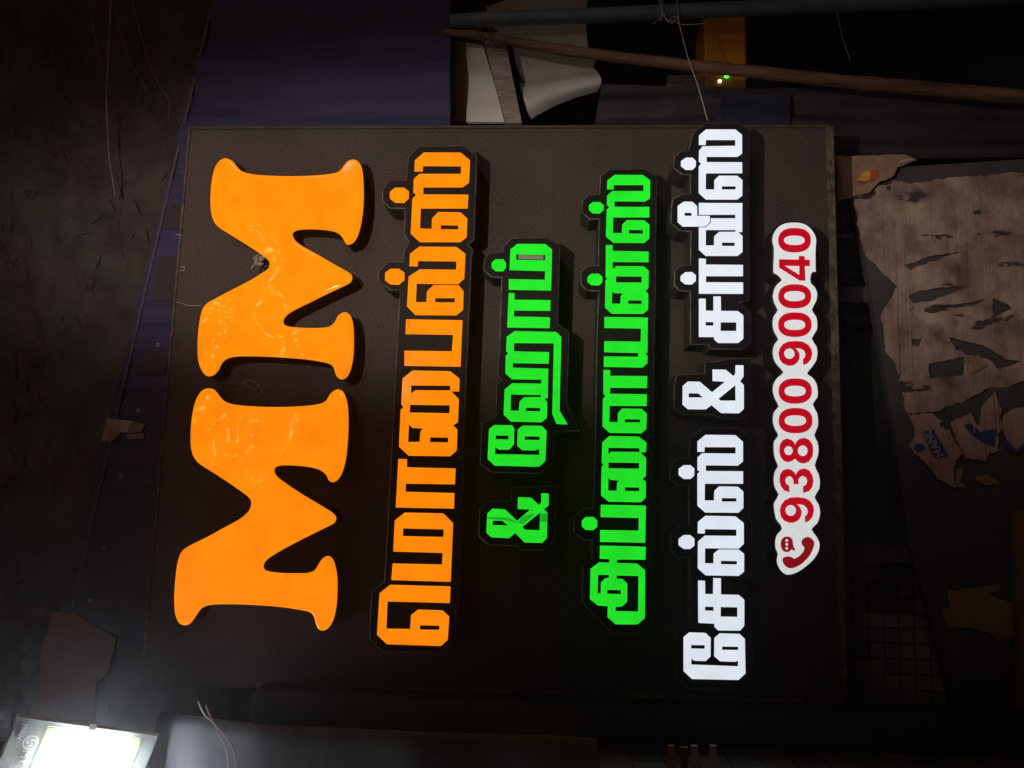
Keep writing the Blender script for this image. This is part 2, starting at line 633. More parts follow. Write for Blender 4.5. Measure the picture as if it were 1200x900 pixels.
# ------------------------------------------------------------------ leaf thatch above the sign
bm = bmesh.new()
NX, NY = 60, 110
grid = []
for i in range(NX + 1):
    row = []
    for j in range(NY + 1):
        p = P(-120 + 420 * i / NX, -140 + 1060 * j / NY, -0.22)
        h = noise.fractal(p * 5.0, 1.0, 2.0, 5) * 0.05 + noise.noise(p * 22.0) * 0.012
        row.append(bm.verts.new((p.x, p.y - h, p.z)))
    grid.append(row)
for i in range(NX):
    for j in range(NY):
        bm.faces.new((grid[i][j], grid[i + 1][j], grid[i + 1][j + 1], grid[i][j + 1])).smooth = True
for k in range(1300):
    p = P(random.uniform(-110, 255), random.uniform(-120, 880), -0.20)
    p.y = 0.222 - (noise.fractal(p * 5.0, 1.0, 2.0, 5) * 0.05) - random.uniform(0.002, 0.012)
    a = random.gauss(0.5, 0.8)
    u = Vector((math.cos(a), random.uniform(-0.3, 0.3), math.sin(a))).normalized()
    v = u.cross(Vector((random.uniform(-0.5, 0.5), -1, random.uniform(-0.5, 0.5)))).normalized()
    ln, wd = random.uniform(0.02, 0.07), random.uniform(0.0008, 0.0032)
    q = [p - u * ln / 2, p - v * wd, p + u * ln / 2, p + v * wd]
    f = [bm.verts.new(x) for x in q]
    bm.faces.new(f)
tag(obj('leaf_thatch', bm, M['thatch'], loc=P(60, 400, -0.22)), 'dark dry leaf thatch above and behind the sign', 'thatch')

# ------------------------------------------------------------------ blue flex sheet behind the sign
DB = -0.075
fr = root('flex_sheet', 'faded blue flex sheet with eyelets stretched behind the sign', 'banner', P(300, 300, DB))


def flex_bm(corners, d, nu, nv, wave):
    (a, b, c, e) = [P(x, y, d) for x, y in corners]
    bm = bmesh.new()
    g = []
    for i in range(nu + 1):
        row = []
        for j in range(nv + 1):
            s, t = i / nu, j / nv
            p = a.lerp(b, s).lerp(e.lerp(c, s), t)
            p = Vector((p.x, p.y + wave(s, t, p), p.z))
            row.append(bm.verts.new(p))
        g.append(row)
    for i in range(nu):
        for j in range(nv):
            bm.faces.new((g[i][j], g[i + 1][j], g[i + 1][j + 1], g[i][j + 1])).smooth = True
    return bm


def w_blue(s, t, p):
    return 0.010 * math.sin(p.x * 38 + 0.6 * math.sin(p.z * 4)) * min(1, max(0, (p.x - 0.6) * 4)) + 0.003 * noise.noise(p * 14)


obj('sheet', flex_bm([(258, -30), (528, -30), (524, 760), (60, 760)], DB, 50, 160, w_blue), M['blue_flex'], fr)
hem = []
for y in range(-25, 760, 20):
    x = 255 + (72 - 255) * (y + 30) / 790
    hem.append(P(x, y, DB + 0.004))
bm = bmesh.new()
for i in range(len(hem) - 1):
    p, q = hem[i], hem[i + 1]
    z = Vector((0, 0, 0.010))
    bm.faces.new([bm.verts.new(v) for v in (p + z * 0.1, q + z * 0.1, q - z * 0.5, p - z * 0.5)])
obj('hem', bm, M['hem'], fr)
for (x, y) in ((185, 404), (162, 481), (142, 558), (121, 642), (106, 704)):
    bm = bmesh.new()
    c = P(x, y, DB + 0.006)
    n = 14
    for i in range(n):
        a0, a1 = 2 * math.pi * i / n, 2 * math.pi * (i + 1) / n
        q = []
        for r_, a_ in ((0.0022, a0), (0.0042, a0), (0.0042, a1), (0.0022, a1)):
            q.append(bm.verts.new((c.x + r_ * math.cos(a_), c.y, c.z + r_ * math.sin(a_))))
        bm.faces.new(q)
    obj('eyelet', bm, M['metal'], fr)
cz = C(0, 420, 5)
for pts, m in (([(625, 350), (715, 360), (705, 430), (660, 485), (590, 490)], 'paper'), ([(715, 362), (775, 366), (745, 436), (705, 432)], 'strip_white'),
               ([(775, 370), (850, 385), (830, 430), (750, 438)], 'paper_tan'), ([(740, 445), (845, 440), (840, 470), (745, 472)], 'paper_tan')):
    obj('printed_patch', prism([cz(pts)], DB + 0.002, DB + 0.005), [M[m], M[m]], fr)
for (x, y, x2, y2) in ((200, 238, 222, 268), (186, 300, 212, 352), (170, 412, 196, 440)):
    obj('printed_panel', prism([[(x, y), (x2 + 3, y), (x2 - 4, y2), (x - 9, y2)]], DB + 0.002, DB + 0.0045), [M['violet'], M['violet']], fr)

# dark violet sheet to the right of and below the sign
vr = root('violet_sheet', 'dark violet folded sheet hanging right of the sign above the torn posters', 'banner', P(1000, 130, -0.13))


def w_violet(s, t, p):
    return 0.007 * math.sin(t * 17 + 0.8 * s + 2.0 * math.sin(3 * s)) + 0.005 * noise.noise(p * 12)


obj('sheet', flex_bm([(705, 98), (1290, 108), (1290, 184), (690, 186)], -0.13, 60, 40, w_violet), M['violet'], vr)
obj('printed_patch', flex_bm([(848, 113), (926, 108), (926, 146), (838, 146)], -0.108, 6, 4, lambda s, t, p: 0.002 * noise.noise(p * 30)), M['navy'], vr)

# rust cloth at the upper left
bm = prism([jag([(62, 716), (88, 720), (136, 748), (128, 790), (112, 800), (108, 845), (70, 860), (40, 850), (48, 770)], 1.5, 14)], -0.06, -0.05)
tag(obj('hanging_cloth', bm, [M['cloth'], M['cloth']], loc=P(90, 780, -0.06)), 'rust orange cloth hanging above the floodlight', 'cloth')

# ------------------------------------------------------------------ white sheets, plank, pipes at the right
bm = prism([[(526, 46), (566, 53), (592, 143), (522, 143), (525, 90), (523, 60)]], -0.20, -0.19)
tag(obj('white_panel', bm, [M['sheet_white'], M['sheet_white']], loc=P(555, 95, -0.2)), 'dirty white panel left of the weathered plank', 'panel')
bm = prism([[(565, 38), (590, 38), (611.5, 144), (592.5, 144)]], -0.19, -0.15)
tag(obj('wooden_plank', bm, [M['plank'], M['plank']], loc=P(588, 95, -0.19)), 'weathered pale wooden plank leaning behind the bamboo pole', 'plank')
cs = root('curled_sheet', 'dirty white sheet with a rolled rounded end beside the plank', 'sheet', P(655, 90, -0.24))
bm = prism([[(570, 8), (600, -2), (640, -8), (690, -8), (686, 20), (690, 70), (700, 66), (692, 84), (660, 100), (618, 108), (606, 80), (600, 50), (575, 30)]], -0.25, -0.24)
obj('flat_sheet', bm, [M['sheet_in'], M['sheet_in']], cs)
# the rolled flap: rows follow the crease, bulging towards the viewer and turning under
crease = [(608, 96), (616, 98), (640, 91), (670, 84), (694, 78)]
edge = [(621, 141), (628, 136), (650, 124), (676, 114), (699, 108)]
bm = bmesh.new()
rows = []
for i in range(25):
    s = i / 24 * 4
    k = min(3, int(s))
    a = Vector(crease[k]).lerp(Vector(crease[k + 1]), s - k)
    e = Vector(edge[k]).lerp(Vector(edge[k + 1]), s - k)
    row = []
    for j in range(17):
        t = j / 16
        q = a.lerp(e, t)
        # rounded free end at the right
        bulge_x = 8.0 * math.sin(math.pi * t) * (i / 24) ** 3
        row.append(bm.verts.new(P(q.x + bulge_x, q.y, -0.235 + 0.035 * math.sin(math.pi * t) + 0.004 * t)))
    rows.append(row)
for i in range(24):
    for j in range(16):
        bm.faces.new((rows[i][j], rows[i + 1][j], rows[i + 1][j + 1], rows[i][j + 1])).smooth = True
obj('rolled_flap', bm, M['sheet_white'], cs)

bm = tube_bm([P(528, 25, -0.08), P(575, 22, -0.08), P(700, 18, -0.08), P(900, 9, -0.08), P(1120, 1, -0.08), P(1300, -8, -0.08)], [0.0150, 0.0165, 0.0172, 0.0175, 0.0175, 0.0175], 20)
tag(obj('blue_pipe', bm, M['pipe'], loc=P(800, 14, -0.08)), 'thick blue painted pipe with twine knots on it', 'pipe')
pts = spline([P(520, 38, -0.03), P(565, 42, -0.03), P(620, 52, -0.03), P(700, 64, -0.03), P(800, 76, -0.03), P(900, 86, -0.03), P(1000, 97, -0.03), P(1100, 105, -0.03), P(1280, 122, -0.03)], 5)
rad = [0.0075 + 0.0045 * min(1, i / 14) + 0.004 * max(0, (i - 14) / 26) + (0.0012 if i % 9 == 4 else 0) + 0.0006 * math.sin(i * 2.1) for i in range(len(pts))]
bm = tube_bm(pts, rad, 14)
tag(obj('bamboo_pole', bm, M['bamboo'], loc=P(800, 76, -0.03)), 'long brown bamboo pole crossing behind the blue pipe', 'pole')

# twine
def wire(name, pix, d, r, m, label, cat, group=None, n=6):
    pp = [P(q[0], q[1], q[2] if len(q) > 2 else d) for q in pix]
    o = obj(name, tube_bm(spline(pp, 6), r, n), m, loc=pp[len(pp) // 2])
    tag(o, label, cat, group)
    return o


tw = root('twine_knot', 'pale twine knot tied round the blue pipe', 'twine', P(776, 18, -0.05))
for pix in ([(775, -4), (774, 8), (776, 18), (770, 24), (765, 28)], [(777, -2), (776, 10), (775, 20), (774, 26)], [(772, 0), (777, 12), (780, 22), (784, 27)],
            [(776, 17), (784, 25), (790, 24), (796, 28), (808, 29), (828, 27)], [(783, 26), (788, 20), (794, 21), (786, 28)]):
    obj('strand', tube_bm(spline([P(x, y, -0.055) for x, y in pix], 5), 0.0009, 6), M['twine'], tw)
wk = root('wire_tie', 'rusty wire tie binding bamboo pole and blue pipe above the plank', 'wire', P(565, 42, -0.01))
for pix in ([(560, 38), (561, 52), (565, 50), (566, 43)], [(571, 38), (574, 52), (579, 59), (583, 52), (580, 45)], [(555, 36), (565, 30), (574, 34), (572, 42), (560, 40)], [(562, 12), (564, 24), (562, 36)]):
    obj('loop', tube_bm(spline([P(x, y, -0.010) for x, y in pix], 5), 0.0009, 6), M['bamboo'], wk)
wire('hanging_string', [(794, -5, -0.055), (794, 10, -0.055), (796, 28, -0.055), (801, 48, -0.04), (807, 70, -0.02), (815, 92, -0.01), (822, 115, 0.0), (829, 141, 0.004)], -0.02, 0.0012, M['twine'],
     'pale string running from the blue pipe down to the white letters', 'string')
wire('thin_cord', [(981, 14), (985, 35), (990, 52), (997, 72)], -0.02, 0.0013, M['hem'], 'short grey cord hanging between blue pipe and bamboo pole', 'cord')

# yellow box with indicator lights
yb = root('switch_box', 'yellow box with green and white indicator lights behind the bamboo pole', 'box', P(850, 60, -0.30))
a, b = P(826, 104, -0.30), P(874, 14, -0.30)
bm = bmesh.new()
box_bm(bm, (a.x, 0.30, b.z), (b.x, 0.42, a.z))
bmesh.ops.bevel(bm, geom=bm.edges[:], offset=0.006, segments=2, profile=0.5, affect='EDGES')
obj('case', bm, M['yellow'], yb)
bm = bmesh.new()
lo, hi = P(782, 103, -0.33), P(826, 88, -0.33)
box_bm(bm, (lo.x, 0.33, hi.z), (hi.x, 0.40, lo.z))
obj('bracket', bm, M['metal'], yb)
for (x, y, m, r_) in ((851.5, 88.5, 'led_green', 0.0062), (843.5, 95, 'led_white', 0.0045)):
    bm = bmesh.new()
    bmesh.ops.create_uvsphere(bm, u_segments=12, v_segments=8, radius=r_)
    bmesh.ops.translate(bm, vec=P(x, y, -0.298), verts=bm.verts)
    obj('indicator_light', bm, M[m], yb, smooth=True, label='glowing green light' if m == 'led_green' else 'glowing white light')

# ------------------------------------------------------------------ poster board with torn paper
DP = -0.10
pb = root('poster_board', 'dark plywood board covered with torn weathered posters below the sign', 'board', P(1120, 500, DP))
bm = prism([[(1000, 205), (1050, 196), (1240, 184), (1250, 846), (1119, 836), (1092, 730), (1066, 640), (1044, 480), (1018, 330), (1001, 240)]], DP - 0.02, DP)
obj('panel', bm, [M['poster_board'], M['poster_board']], pb)
v3 = C(900, 150, 3)
v5 = C(960, 380, 5)
outer = [(996, 231), (1003, 222), (1020, 217), (1039, 219), (1048, 213), (1068, 216), (1100, 211), (1160, 205), (1245, 200), (1245, 420), (1212, 440),
         (1187, 452), (1160, 454), (1134, 468), (1110, 477), (1092, 483), (1062, 484), (1055, 460), (1052, 440), (1046, 425), (1037, 410), (1036, 385), (1030, 372),
         (1036, 360), (1046, 345), (1050, 335), (1030, 318), (1014, 300), (1008, 280), (1004, 262), (1006, 250), (1001, 243)]
holes = [v3([(480, 485), (560, 455), (670, 438), (600, 462), (540, 482), (500, 500)]),
         v3([(490, 592), (540, 572), (620, 560), (700, 556), (620, 592), (560, 612), (510, 615)]), v3([(570, 632), (680, 618), (760, 606), (720, 625), (620, 638)]),
         v3([(785, 602), (830, 612), (856, 635), (820, 650), (790, 668)]), v3([(632, 738), (690, 750), (760, 768), (830, 812), (888, 822), (810, 850), (770, 812), (700, 800), (655, 780)]),
         v3([(500, 740), (540, 745), (530, 768), (505, 765)]), v3([(560, 830), (620, 818), (690, 806), (682, 868), (620, 882), (565, 880)]),
         v3([(720, 294), (745, 290), (748, 302), (725, 304)]), v3([(590, 380), (608, 384), (600, 396), (588, 392)]), v3([(415, 208), (432, 206), (430, 222), (418, 224)])]
bm = crumple(prism([jag(outer, 1.5, 4)] + [jag(h, 0.9, 4) for h in holes], DP, DP + 0.001))
obj('torn_paper', bm, [M['paper'], M['paper']], pb, label='large beige torn poster with holes')
c3 = C(950, 420, 3.6)
pieces = [
    ('paper_pink', c3([(405, 238), (500, 232), (545, 262), (540, 285), (582, 305), (598, 345), (640, 400), (606, 432), (604, 545), (535, 505), (440, 402), (410, 370), (435, 330), (430, 280)]), 'pinkish torn poster with blue MAND lettering'),
    ('paper_pink', c3([(580, 272), (640, 245), (668, 232), (702, 290), (718, 205), (770, 140), (802, 212), (795, 250), (812, 285), (782, 320), (788, 395), (750, 400), (738, 438), (650, 420), (610, 345)]), 'torn paper with a blue area'),
    ('paper_pink', c3([(815, 232), (870, 205), (960, 220), (960, 345), (880, 370), (862, 392), (820, 340), (800, 290)]), None),
    ('paper_tan', c3([(695, 500), (740, 485), (800, 525), (742, 540), (700, 516)]), None),
    ('paper_tan', c3([(612, 470), (640, 455), (632, 520), (660, 550), (606, 540)]), None),
    ('paper_tan', C(960, 580, 5)([(745, 555), (780, 560), (870, 545), (1060, 520), (1040, 560), (985, 572), (1030, 606), (1100, 625), (1300, 650), (1300, 830), (1040, 850), (980, 800), (850, 775), (740, 765), (710, 680), (760, 640)]), 'tan torn paper scrap near the bottom'),
    ('paper_tan', v5([(845, 195), (930, 185), (990, 240), (870, 290)]), None),
]
for m, ring, lab in pieces:
    obj('torn_paper', crumple(prism([jag(ring, 1.2, 4)], DP + 0.0045, DP + 0.0055)), [M[m], M[m]], pb, label=lab)
for ring in (c3([(640, 282), (668, 275), (712, 310), (780, 296), (772, 372), (735, 362), (672, 322)]), c3([(800, 330), (822, 345), (862, 388), (900, 352), (905, 372), (862, 400), (812, 380)]),
             ellipse(*c3([(458, 377)])[0], 6.4, 5.2, 20), c3([(466, 310), (514, 300), (577, 412), (520, 421)])):
    obj('blue_print', crumple(prism([jag(ring, 0.25, 3)], DP + 0.007, DP + 0.008)), [M['ink_blue'], M['ink_blue']], pb)
# MAND: reads from lower right to upper left of the photo, letter tops towards the right
o_, e_, u_ = (P(x, y, DP + 0.010) for x, y in (c3([(567, 409)])[0], c3([(508, 303)])[0], c3([(520, 421)])[0]))
ux = (e_ - o_).normalized()
uy = ((u_ - o_) - ux * (u_ - o_).dot(ux)).normalized()
if ux.cross(uy).y > 0:
    uy = -uy
obj('lettering', crumple(text_bm('MAND', 0.0225, o_ + uy * 0.004 + ux * 0.002, ux, uy)), M['ink_pale'], pb)
# brown poster with a bright scrap, just under the board's right corner
tp = root('torn_flyer', 'brown torn flyer with a yellow and red scrap beside the board corner', 'poster', P(1010, 200, DP + 0.02))
bm = prism([jag([(979, 183), (1060, 181), (1075, 187), (1052, 196), (1046, 206), (1030, 214), (1018, 226), (996, 232), (980, 236)], 0.9, 6)], DP + 0.012, DP + 0.016)
obj('paper', bm, [M['paper_tan'], M['paper_tan']], tp)
v4 = C(960, 130, 5)
for m, ring in (('ink_yellow', [(230, 390), (262, 358), (300, 345), (298, 405), (235, 418)]), ('ink_red', [(300, 345), (345, 340), (352, 385), (318, 412), (300, 405)]),
                ('ink_pale', [(460, 300), (500, 282), (560, 278), (520, 292), (470, 308)]), ('ink_pale', [(215, 362), (262, 346), (240, 364)]), ('ink_red', [(215, 412), (300, 410), (240, 432)])):
    obj('print', prism([jag(v4(ring), 0.5, 3)], DP + 0.016, DP + 0.018), [M[m], M[m]], tp)

# green shade net hanging between the board and the posters
nr = root('shade_net', 'dark green shade net hanging between sign and poster board', 'net', P(1020, 450, -0.16))
for i, c in enumerate(([(974, 278), (1014, 278), (1024, 322), (974, 322)], [(974, 330), (1030, 330), (1046, 377), (974, 377)], [(974, 392), (1066, 392), (1080, 600), (1062, 648), (998, 655), (974, 600)])):
    if len(c) == 4:
        bm = flex_bm(c, -0.16, 10, 10, lambda s, t, p: 0.004 * noise.noise(p * 25))
    else:
        bm = prism([jag(c, 1.0, 8)], -0.165, -0.16)
    obj('net_panel', bm, [M['net'], M['net']], nr)

# wooden batten at the bottom of the scene
bm = prism([jag([(1190, 612), (1189, 606), (1193, 598), (1260, 598), (1260, 930), (1200, 930), (1196, 800), (1192, 700)], 0.7, 9)], -0.088, -0.070)
tag(obj('wooden_batten', bm, [M['wood'], M['wood']], loc=P(1215, 760, -0.06)), 'rough golden brown batten standing in front of the poster board', 'batten')

# ------------------------------------------------------------------ post left of the sign
xc = P(600, 838, 0.0).x
top = P(298, 836, 0.02).z
bm = bmesh.new()
n = 28
ringz = [(0.003, 1.0), (top - 0.012, 1.0), (top - 0.004, 0.95), (top, 0.84)]
prev = None
for z, k in ringz:
    ring = []
    for i in range(n):
        a = 2 * math.pi * i / n
        c, s = math.cos(a), math.sin(a)
        ex = 0.55
        ring.append(bm.verts.new((xc + 0.043 * k * math.copysign(abs(c) ** ex, c), -0.002 + 0.036 * k * math.copysign(abs(s) ** ex, s), z)))
    if prev:
        for i in range(n):
            bm.faces.new((prev[i - 1], prev[i], ring[i], ring[i - 1])).smooth = True
    prev = ring
bm.faces.new(prev)
tag(obj('support_post', bm, M['post'], loc=Vector((xc, 0, 0))), 'dark round edged post standing along the left edge of the sign', 'post')

# slats against the side wall
for i, (x, wd, m, lab) in enumerate(((787, 7, 'strip_orange', 'orange slat against the tiled side wall'), (802, 8, 'strip_brown', 'dark brown slat between the orange and pale slats'),
                                     (814, 8, 'strip_white', 'greyish slat next to the dark brown slat'), (836, 7, 'strip_white', 'palest slat, lowest of the row on the tiled wall'))):
    # a short bar standing off the wall, running towards the viewer
    z0, z1 = P(x + wd / 2, 885, 0.25).z, P(x - wd / 2, 885, 0.25).z
    bm = bmesh.new()
    box_bm(bm, (XS + 0.0105, -0.252, z0), (P(x, 874 + (i == 1) * 2, 0.25).x, -0.244, z1))
    o = obj('wall_slat', bm, M[m], loc=Vector((XS + 0.0105, -0.25, (z0 + z1) / 2)))
    tag(o, lab, 'slat', 'slats on the tiled side wall')

# ------------------------------------------------------------------ floodlight
c0 = CAM + ROT @ Vector((-0.87, -0.582, -1.35))
e1 = (ROT @ Vector((0.8099, -0.3544, -0.4674))).normalized()
e2 = ROT @ Vector((-0.3125, -0.9350, 0.1675))
e2 = (e2 - e1 * e2.dot(e1)).normalized()
nf = e2.cross(e1).normalized()          # out of the lamp's front
FW, FH, FD = 0.245, 0.220, 0.035
fl = root('floodlight', 'glowing white LED floodlight with grey case at the top left of the sign', 'floodlight', c0 + e1 * FW / 2 + e2 * FH / 2 - nf * FD)


def L3(a, b, h=0.0):
    return c0 + e1 * a + e2 * b + nf * h


def rect(a0, b0, a1, b1, h):
    return [L3(a0, b0, h), L3(a1, b0, h), L3(a1, b1, h), L3(a0, b1, h)]


def loft(loops, close_first=False, close_last=False):
    bm = bmesh.new()
    vv = [[bm.verts.new(p) for p in lp] for lp in loops]
    for A, B in zip(vv[:-1], vv[1:]):
        for i in range(len(A)):
            bm.faces.new((A[i - 1], A[i], B[i], B[i - 1]))
    if close_first:
        bm.faces.new(vv[0])
    if close_last:
        bm.faces.new(vv[-1])
    return bm


OA0, OB0, OA1, OB1 = 0.054, 0.012, 0.217, FH - 0.012
bm = loft([rect(0.07, 0.06, FW - 0.06, FH - 0.05, -FD), rect(0.004, 0.004, FW - 0.004, FH - 0.004, -0.012), rect(0, 0, FW, FH, -0.006), rect(0.003, 0.003, FW - 0.003, FH - 0.003, 0), rect(OA0, OB0, OA1, OB1, -0.001)], close_first=True)
obj('case', bm, M['lamp_case'], fl)
bm = loft([rect(OA0, OB0, OA1, OB1, 0.0), rect(OA0 + 0.001, OB0 + 0.001, OA1 - 0.001, OB1 - 0.001, 0.002), rect(OA0 + 0.013, OB0 + 0.013, OA1 - 0.013, OB1 - 0.013, 0.003)])
obj('reflector', bm, M['reflector'], fl)
bm = loft([rect(OA0 + 0.013, OB0 + 0.013, OA1 - 0.013, OB1 - 0.013, 0.0025), rect(OA0 + 0.014, OB0 + 0.014, OA1 - 0.014, OB1 - 0.014, 0.012), rect(OA0 + 0.019, OB0 + 0.019, OA1 - 0.019, OB1 - 0.019, 0.016)], close_last=True)
obj('led_panel', bm, M['led_panel'], fl)
bm = loft([rect(0.120, -0.004, 0.131, 0.006, -0.012), rect(0.120, -0.004, 0.131, 0.006, 0.003)], True, True)
obj('clip', bm, M['post'], fl)
obj('lettering', text_bm('100W', 0.0115, L3(0.014, 0.011, 0.001), e2, e1), M['lamp_mark'], fl)
obj('lettering', text_bm('MY', 0.018, L3(0.031, 0.0555, 0.001), e2, e1), M['lamp_mark'], fl)
bm = bmesh.new()
lc = (0.0375, 0.042)
for i in range(32):
    a0, a1 = 2 * math.pi * i / 32, 2 * math.pi * (i + 1) / 32
    q = [L3(lc[0] + r_ * math.cos(a_), lc[1] + r_ * math.sin(a_), 0.0012) for r_, a_ in ((0.0105, a0), (0.0122, a0), (0.0122, a1), (0.0105, a1))]
    bm.faces.new([bm.verts.new(v) for v in q])
for k in range(3):
    ph = 2 * math.pi * k / 3
    for i in range(12):
        t0, t1 = i / 12, (i + 1) / 12
        q = []
        for t, sg in ((t0, -1), (t0, 1), (t1, 1), (t1, -1)):
            rr = 0.0025 + 0.0065 * t + sg * 0.0012 * math.sin(math.pi * t)
            q.append(L3(lc[0] + rr * math.cos(ph + 2.2 * t), lc[1] + rr * math.sin(ph + 2.2 * t), 0.0012))
        try:
            bm.faces.new([bm.verts.new(v) for v in q])
        except ValueError:
            pass
obj('emblem', bm, M['lamp_mark'], fl)
# added grey sheet under the lamp, sloped to catch its light as lens glare
AW = [(183, 838, 0.03), (240, 846, 0.16), (300, 855, 0.24), (480, 863, 0.36), (640, 868, 0.43), (700, 871, 0.45)]
bm = bmesh.new()
prev = None
for i in range(41):
    x = AW[0][0] + (AW[-1][0] - AW[0][0]) * i / 40
    for k in range(len(AW) - 1):
        if AW[k][0] <= x <= AW[k + 1][0] + 1e-6:
            t = (x - AW[k][0]) / (AW[k + 1][0] - AW[k][0])
            y = AW[k][1] + t * (AW[k + 1][1] - AW[k][1])
            d = AW[k][2] + t * (AW[k + 1][2] - AW[k][2])
            break
    a = P(x, y, d)
    prof_ = [(-0.024 + 0.024 * math.cos(q * math.pi / 16), 0.024 - 0.024 * math.sin(q * math.pi / 16)) for q in range(0, 9)] + [(-0.024 - 0.04 * q, 0.0) for q in range(1, 7)]
    row = []
    for dx_, dy_ in prof_:
        row.append(bm.verts.new((a.x + dx_, a.y + dy_ + 0.004 * noise.noise(Vector((a.x + dx_, a.z, 0)) * 11), a.z)))
    if prev:
        for j in range(len(row) - 1):
            bm.faces.new((prev[j], prev[j + 1], row[j + 1], row[j])).smooth = True
    prev = row
bmesh.ops.solidify(bm, geom=bm.faces[:], thickness=0.003)
tag(obj('glow_sheet', bm, M['plaster'], loc=P(300, 857, 0.12)), 'added grey sheet catching the glow below the floodlight', 'sheet')
# bracket from the case back to the side wall
pw = L3(FW * 0.5, FH * 0.7, -FD)
bm = tube_bm([pw, Vector((XS - 0.01, pw.y + 0.03, pw.z))], 0.012, 10)
obj('bracket', bm, M['lamp_case'], fl)

wire('cable', [(232, 822), (240, 838), (250, 847), (258, 862), (266, 882), (268, 915)], 0.30, 0.0011, M['cable_grey'], 'grey cable curving down right of the floodlight', 'cable', 'thin cables beside the floodlight')
wire('cable', [(241, 826), (247, 840), (256, 853), (266, 864), (273, 876), (277, 895), (278, 915)], 0.30, 0.0011, M['cable_pink'], 'pinkish cable curving beside the grey cable', 'cable', 'thin cables beside the floodlight')

# twigs and strands hanging in front of the thatch
wire('dry_twig', [(131, -12), (129, 30), (127, 70), (125, 110), (126, 150), (128, 185), (132, 210), (135, 230)], -0.13, [0.0024 - 0.0012 * i / 43 for i in range(43)], M['twig'], 'longest dry twig in front of the dark thatch', 'twig', 'twigs in front of the thatch')
wire('dry_twig', [(105, -8), (108, 25), (113, 55), (120, 78)], -0.13, 0.0007, M['twig'], 'thin twig left of the longest twig', 'twig', 'twigs in front of the thatch')
wire('dry_twig', [(135, 5), (141, 40), (152, 72), (166, 95), (172, 108)], -0.13, 0.0007, M['twig'], 'thin twig just right of the longest twig', 'twig', 'twigs in front of the thatch')
wire('dry_twig', [(154, -5), (162, 30), (172, 64), (184, 95), (198, 118), (197, 140)], -0.13, 0.0008, M['twig'], 'thin crooked twig nearest the blue sheet', 'twig', 'twigs in front of the thatch')

# ------------------------------------------------------------------ THE SIGN
T = 0.072                 # the plates stand this far off the board
sg = root('sign_board', 'large dark sign board with lit orange green and white Tamil letters', 'sign', P(590, 815, 0.0))
corners = [(221, 148), (976, 146), (993, 826), (163, 803)]
obj('board', prism([corners], -0.03, 0.0), [M['board'], M['board_edge']], sg)


def strip(p0, p1, wpx, d0=0.0005, d1=0.004, m='board_edge'):
    a, b = Vector(p0), Vector(p1)
    t = (b - a).normalized()
    nn = Vector((-t.y, t.x)) * wpx
    obj('frame_strip', prism([[tuple(a), tuple(b), tuple(b + nn), tuple(a + nn)]], d0, d1, ((0, 0.001), (0.0007, 0))), [M[m], M[m]], sg)


strip((977, 148), (994, 822), 9)
strip((994, 826), (300, 806), 6)
strip((222, 151), (974, 149), -3.5, m='plate_side')
strip((164, 803), (221, 152), 2.0, m='board_edge')

cA, cB, cC, cD = C(430, 160, 5.625), C(430, 300, 5.625), C(430, 440, 5.625), C(420, 600, 5)
M1 = C(190, 160, 3)([(222, 73), (243, 82), (258, 100), (275, 117), (300, 126), (350, 133), (450, 136), (540, 133), (600, 126), (622, 117), (637, 98), (652, 82), (672, 77), (690, 87), (701, 112), (706, 160), (706, 230), (700, 290), (688, 340), (672, 368), (652, 378), (640, 368), (630, 350), (612, 335), (580, 327), (530, 323), (480, 325), (460, 333), (456, 345), (465, 362), (490, 382), (540, 410), (600, 445), (650, 473), (664, 485), (666, 497), (660, 510), (640, 522), (580, 550), (520, 580), (470, 604), (440, 622), (425, 640), (424, 654), (435, 664), (470, 669), (520, 671), (565, 670), (590, 664), (605, 650), (615, 630), (632, 617), (648, 617), (662, 632), (670, 665), (672, 710), (671, 760), (664, 805), (652, 838), (635, 852), (620, 850), (608, 836), (602, 815), (590, 800), (560, 791), (500, 782), (430, 776), (350, 772), (290, 771), (250, 773), (225, 780), (208, 793), (197, 815), (183, 833), (163, 842), (145, 835), (130, 810), (122, 775), (121, 720), (126, 660), (135, 615), (150, 588), (175, 572), (230, 543), (300, 507), (345, 480), (368, 464), (375, 448), (370, 432), (345, 412), (290, 376), (235, 342), (195, 316), (178, 295), (169, 265), (166, 220), (170, 160), (180, 112), (195, 86), (208, 76)])
M2 = C(190, 440, 2.8125)([(150, 41), (168, 46), (182, 62), (195, 78), (215, 90), (250, 97), (320, 102), (390, 103), (460, 100), (515, 93), (538, 82), (550, 62), (566, 48), (582, 45), (597, 57), (608, 90), (612, 140), (610, 210), (604, 270), (593, 315), (578, 342), (560, 352), (547, 346), (538, 328), (520, 313), (490, 303), (440, 297), (395, 296), (373, 301), (367, 315), (375, 332), (400, 352), (450, 386), (510, 422), (555, 450), (570, 465), (570, 478), (560, 490), (520, 510), (450, 545), (390, 577), (350, 602), (333, 620), (332, 636), (345, 646), (390, 652), (440, 653), (475, 652), (498, 644), (512, 625), (525, 605), (542, 596), (558, 603), (569, 630), (575, 670), (575, 720), (570, 775), (558, 815), (542, 837), (527, 843), (513, 838), (504, 820), (498, 797), (485, 782), (455, 775), (400, 766), (330, 760), (250, 756), (180, 756), (145, 760), (125, 770), (110, 790), (92, 815), (75, 825), (55, 820), (43, 800), (37, 770), (37, 710), (42, 650), (50, 605), (62, 580), (85, 562), (140, 535), (200, 502), (250, 475), (280, 450), (289, 432), (290, 415), (280, 400), (240, 370), (180, 330), (125, 295), (105, 275), (94, 250), (90, 210), (93, 150), (103, 95), (117, 62), (133, 46)])
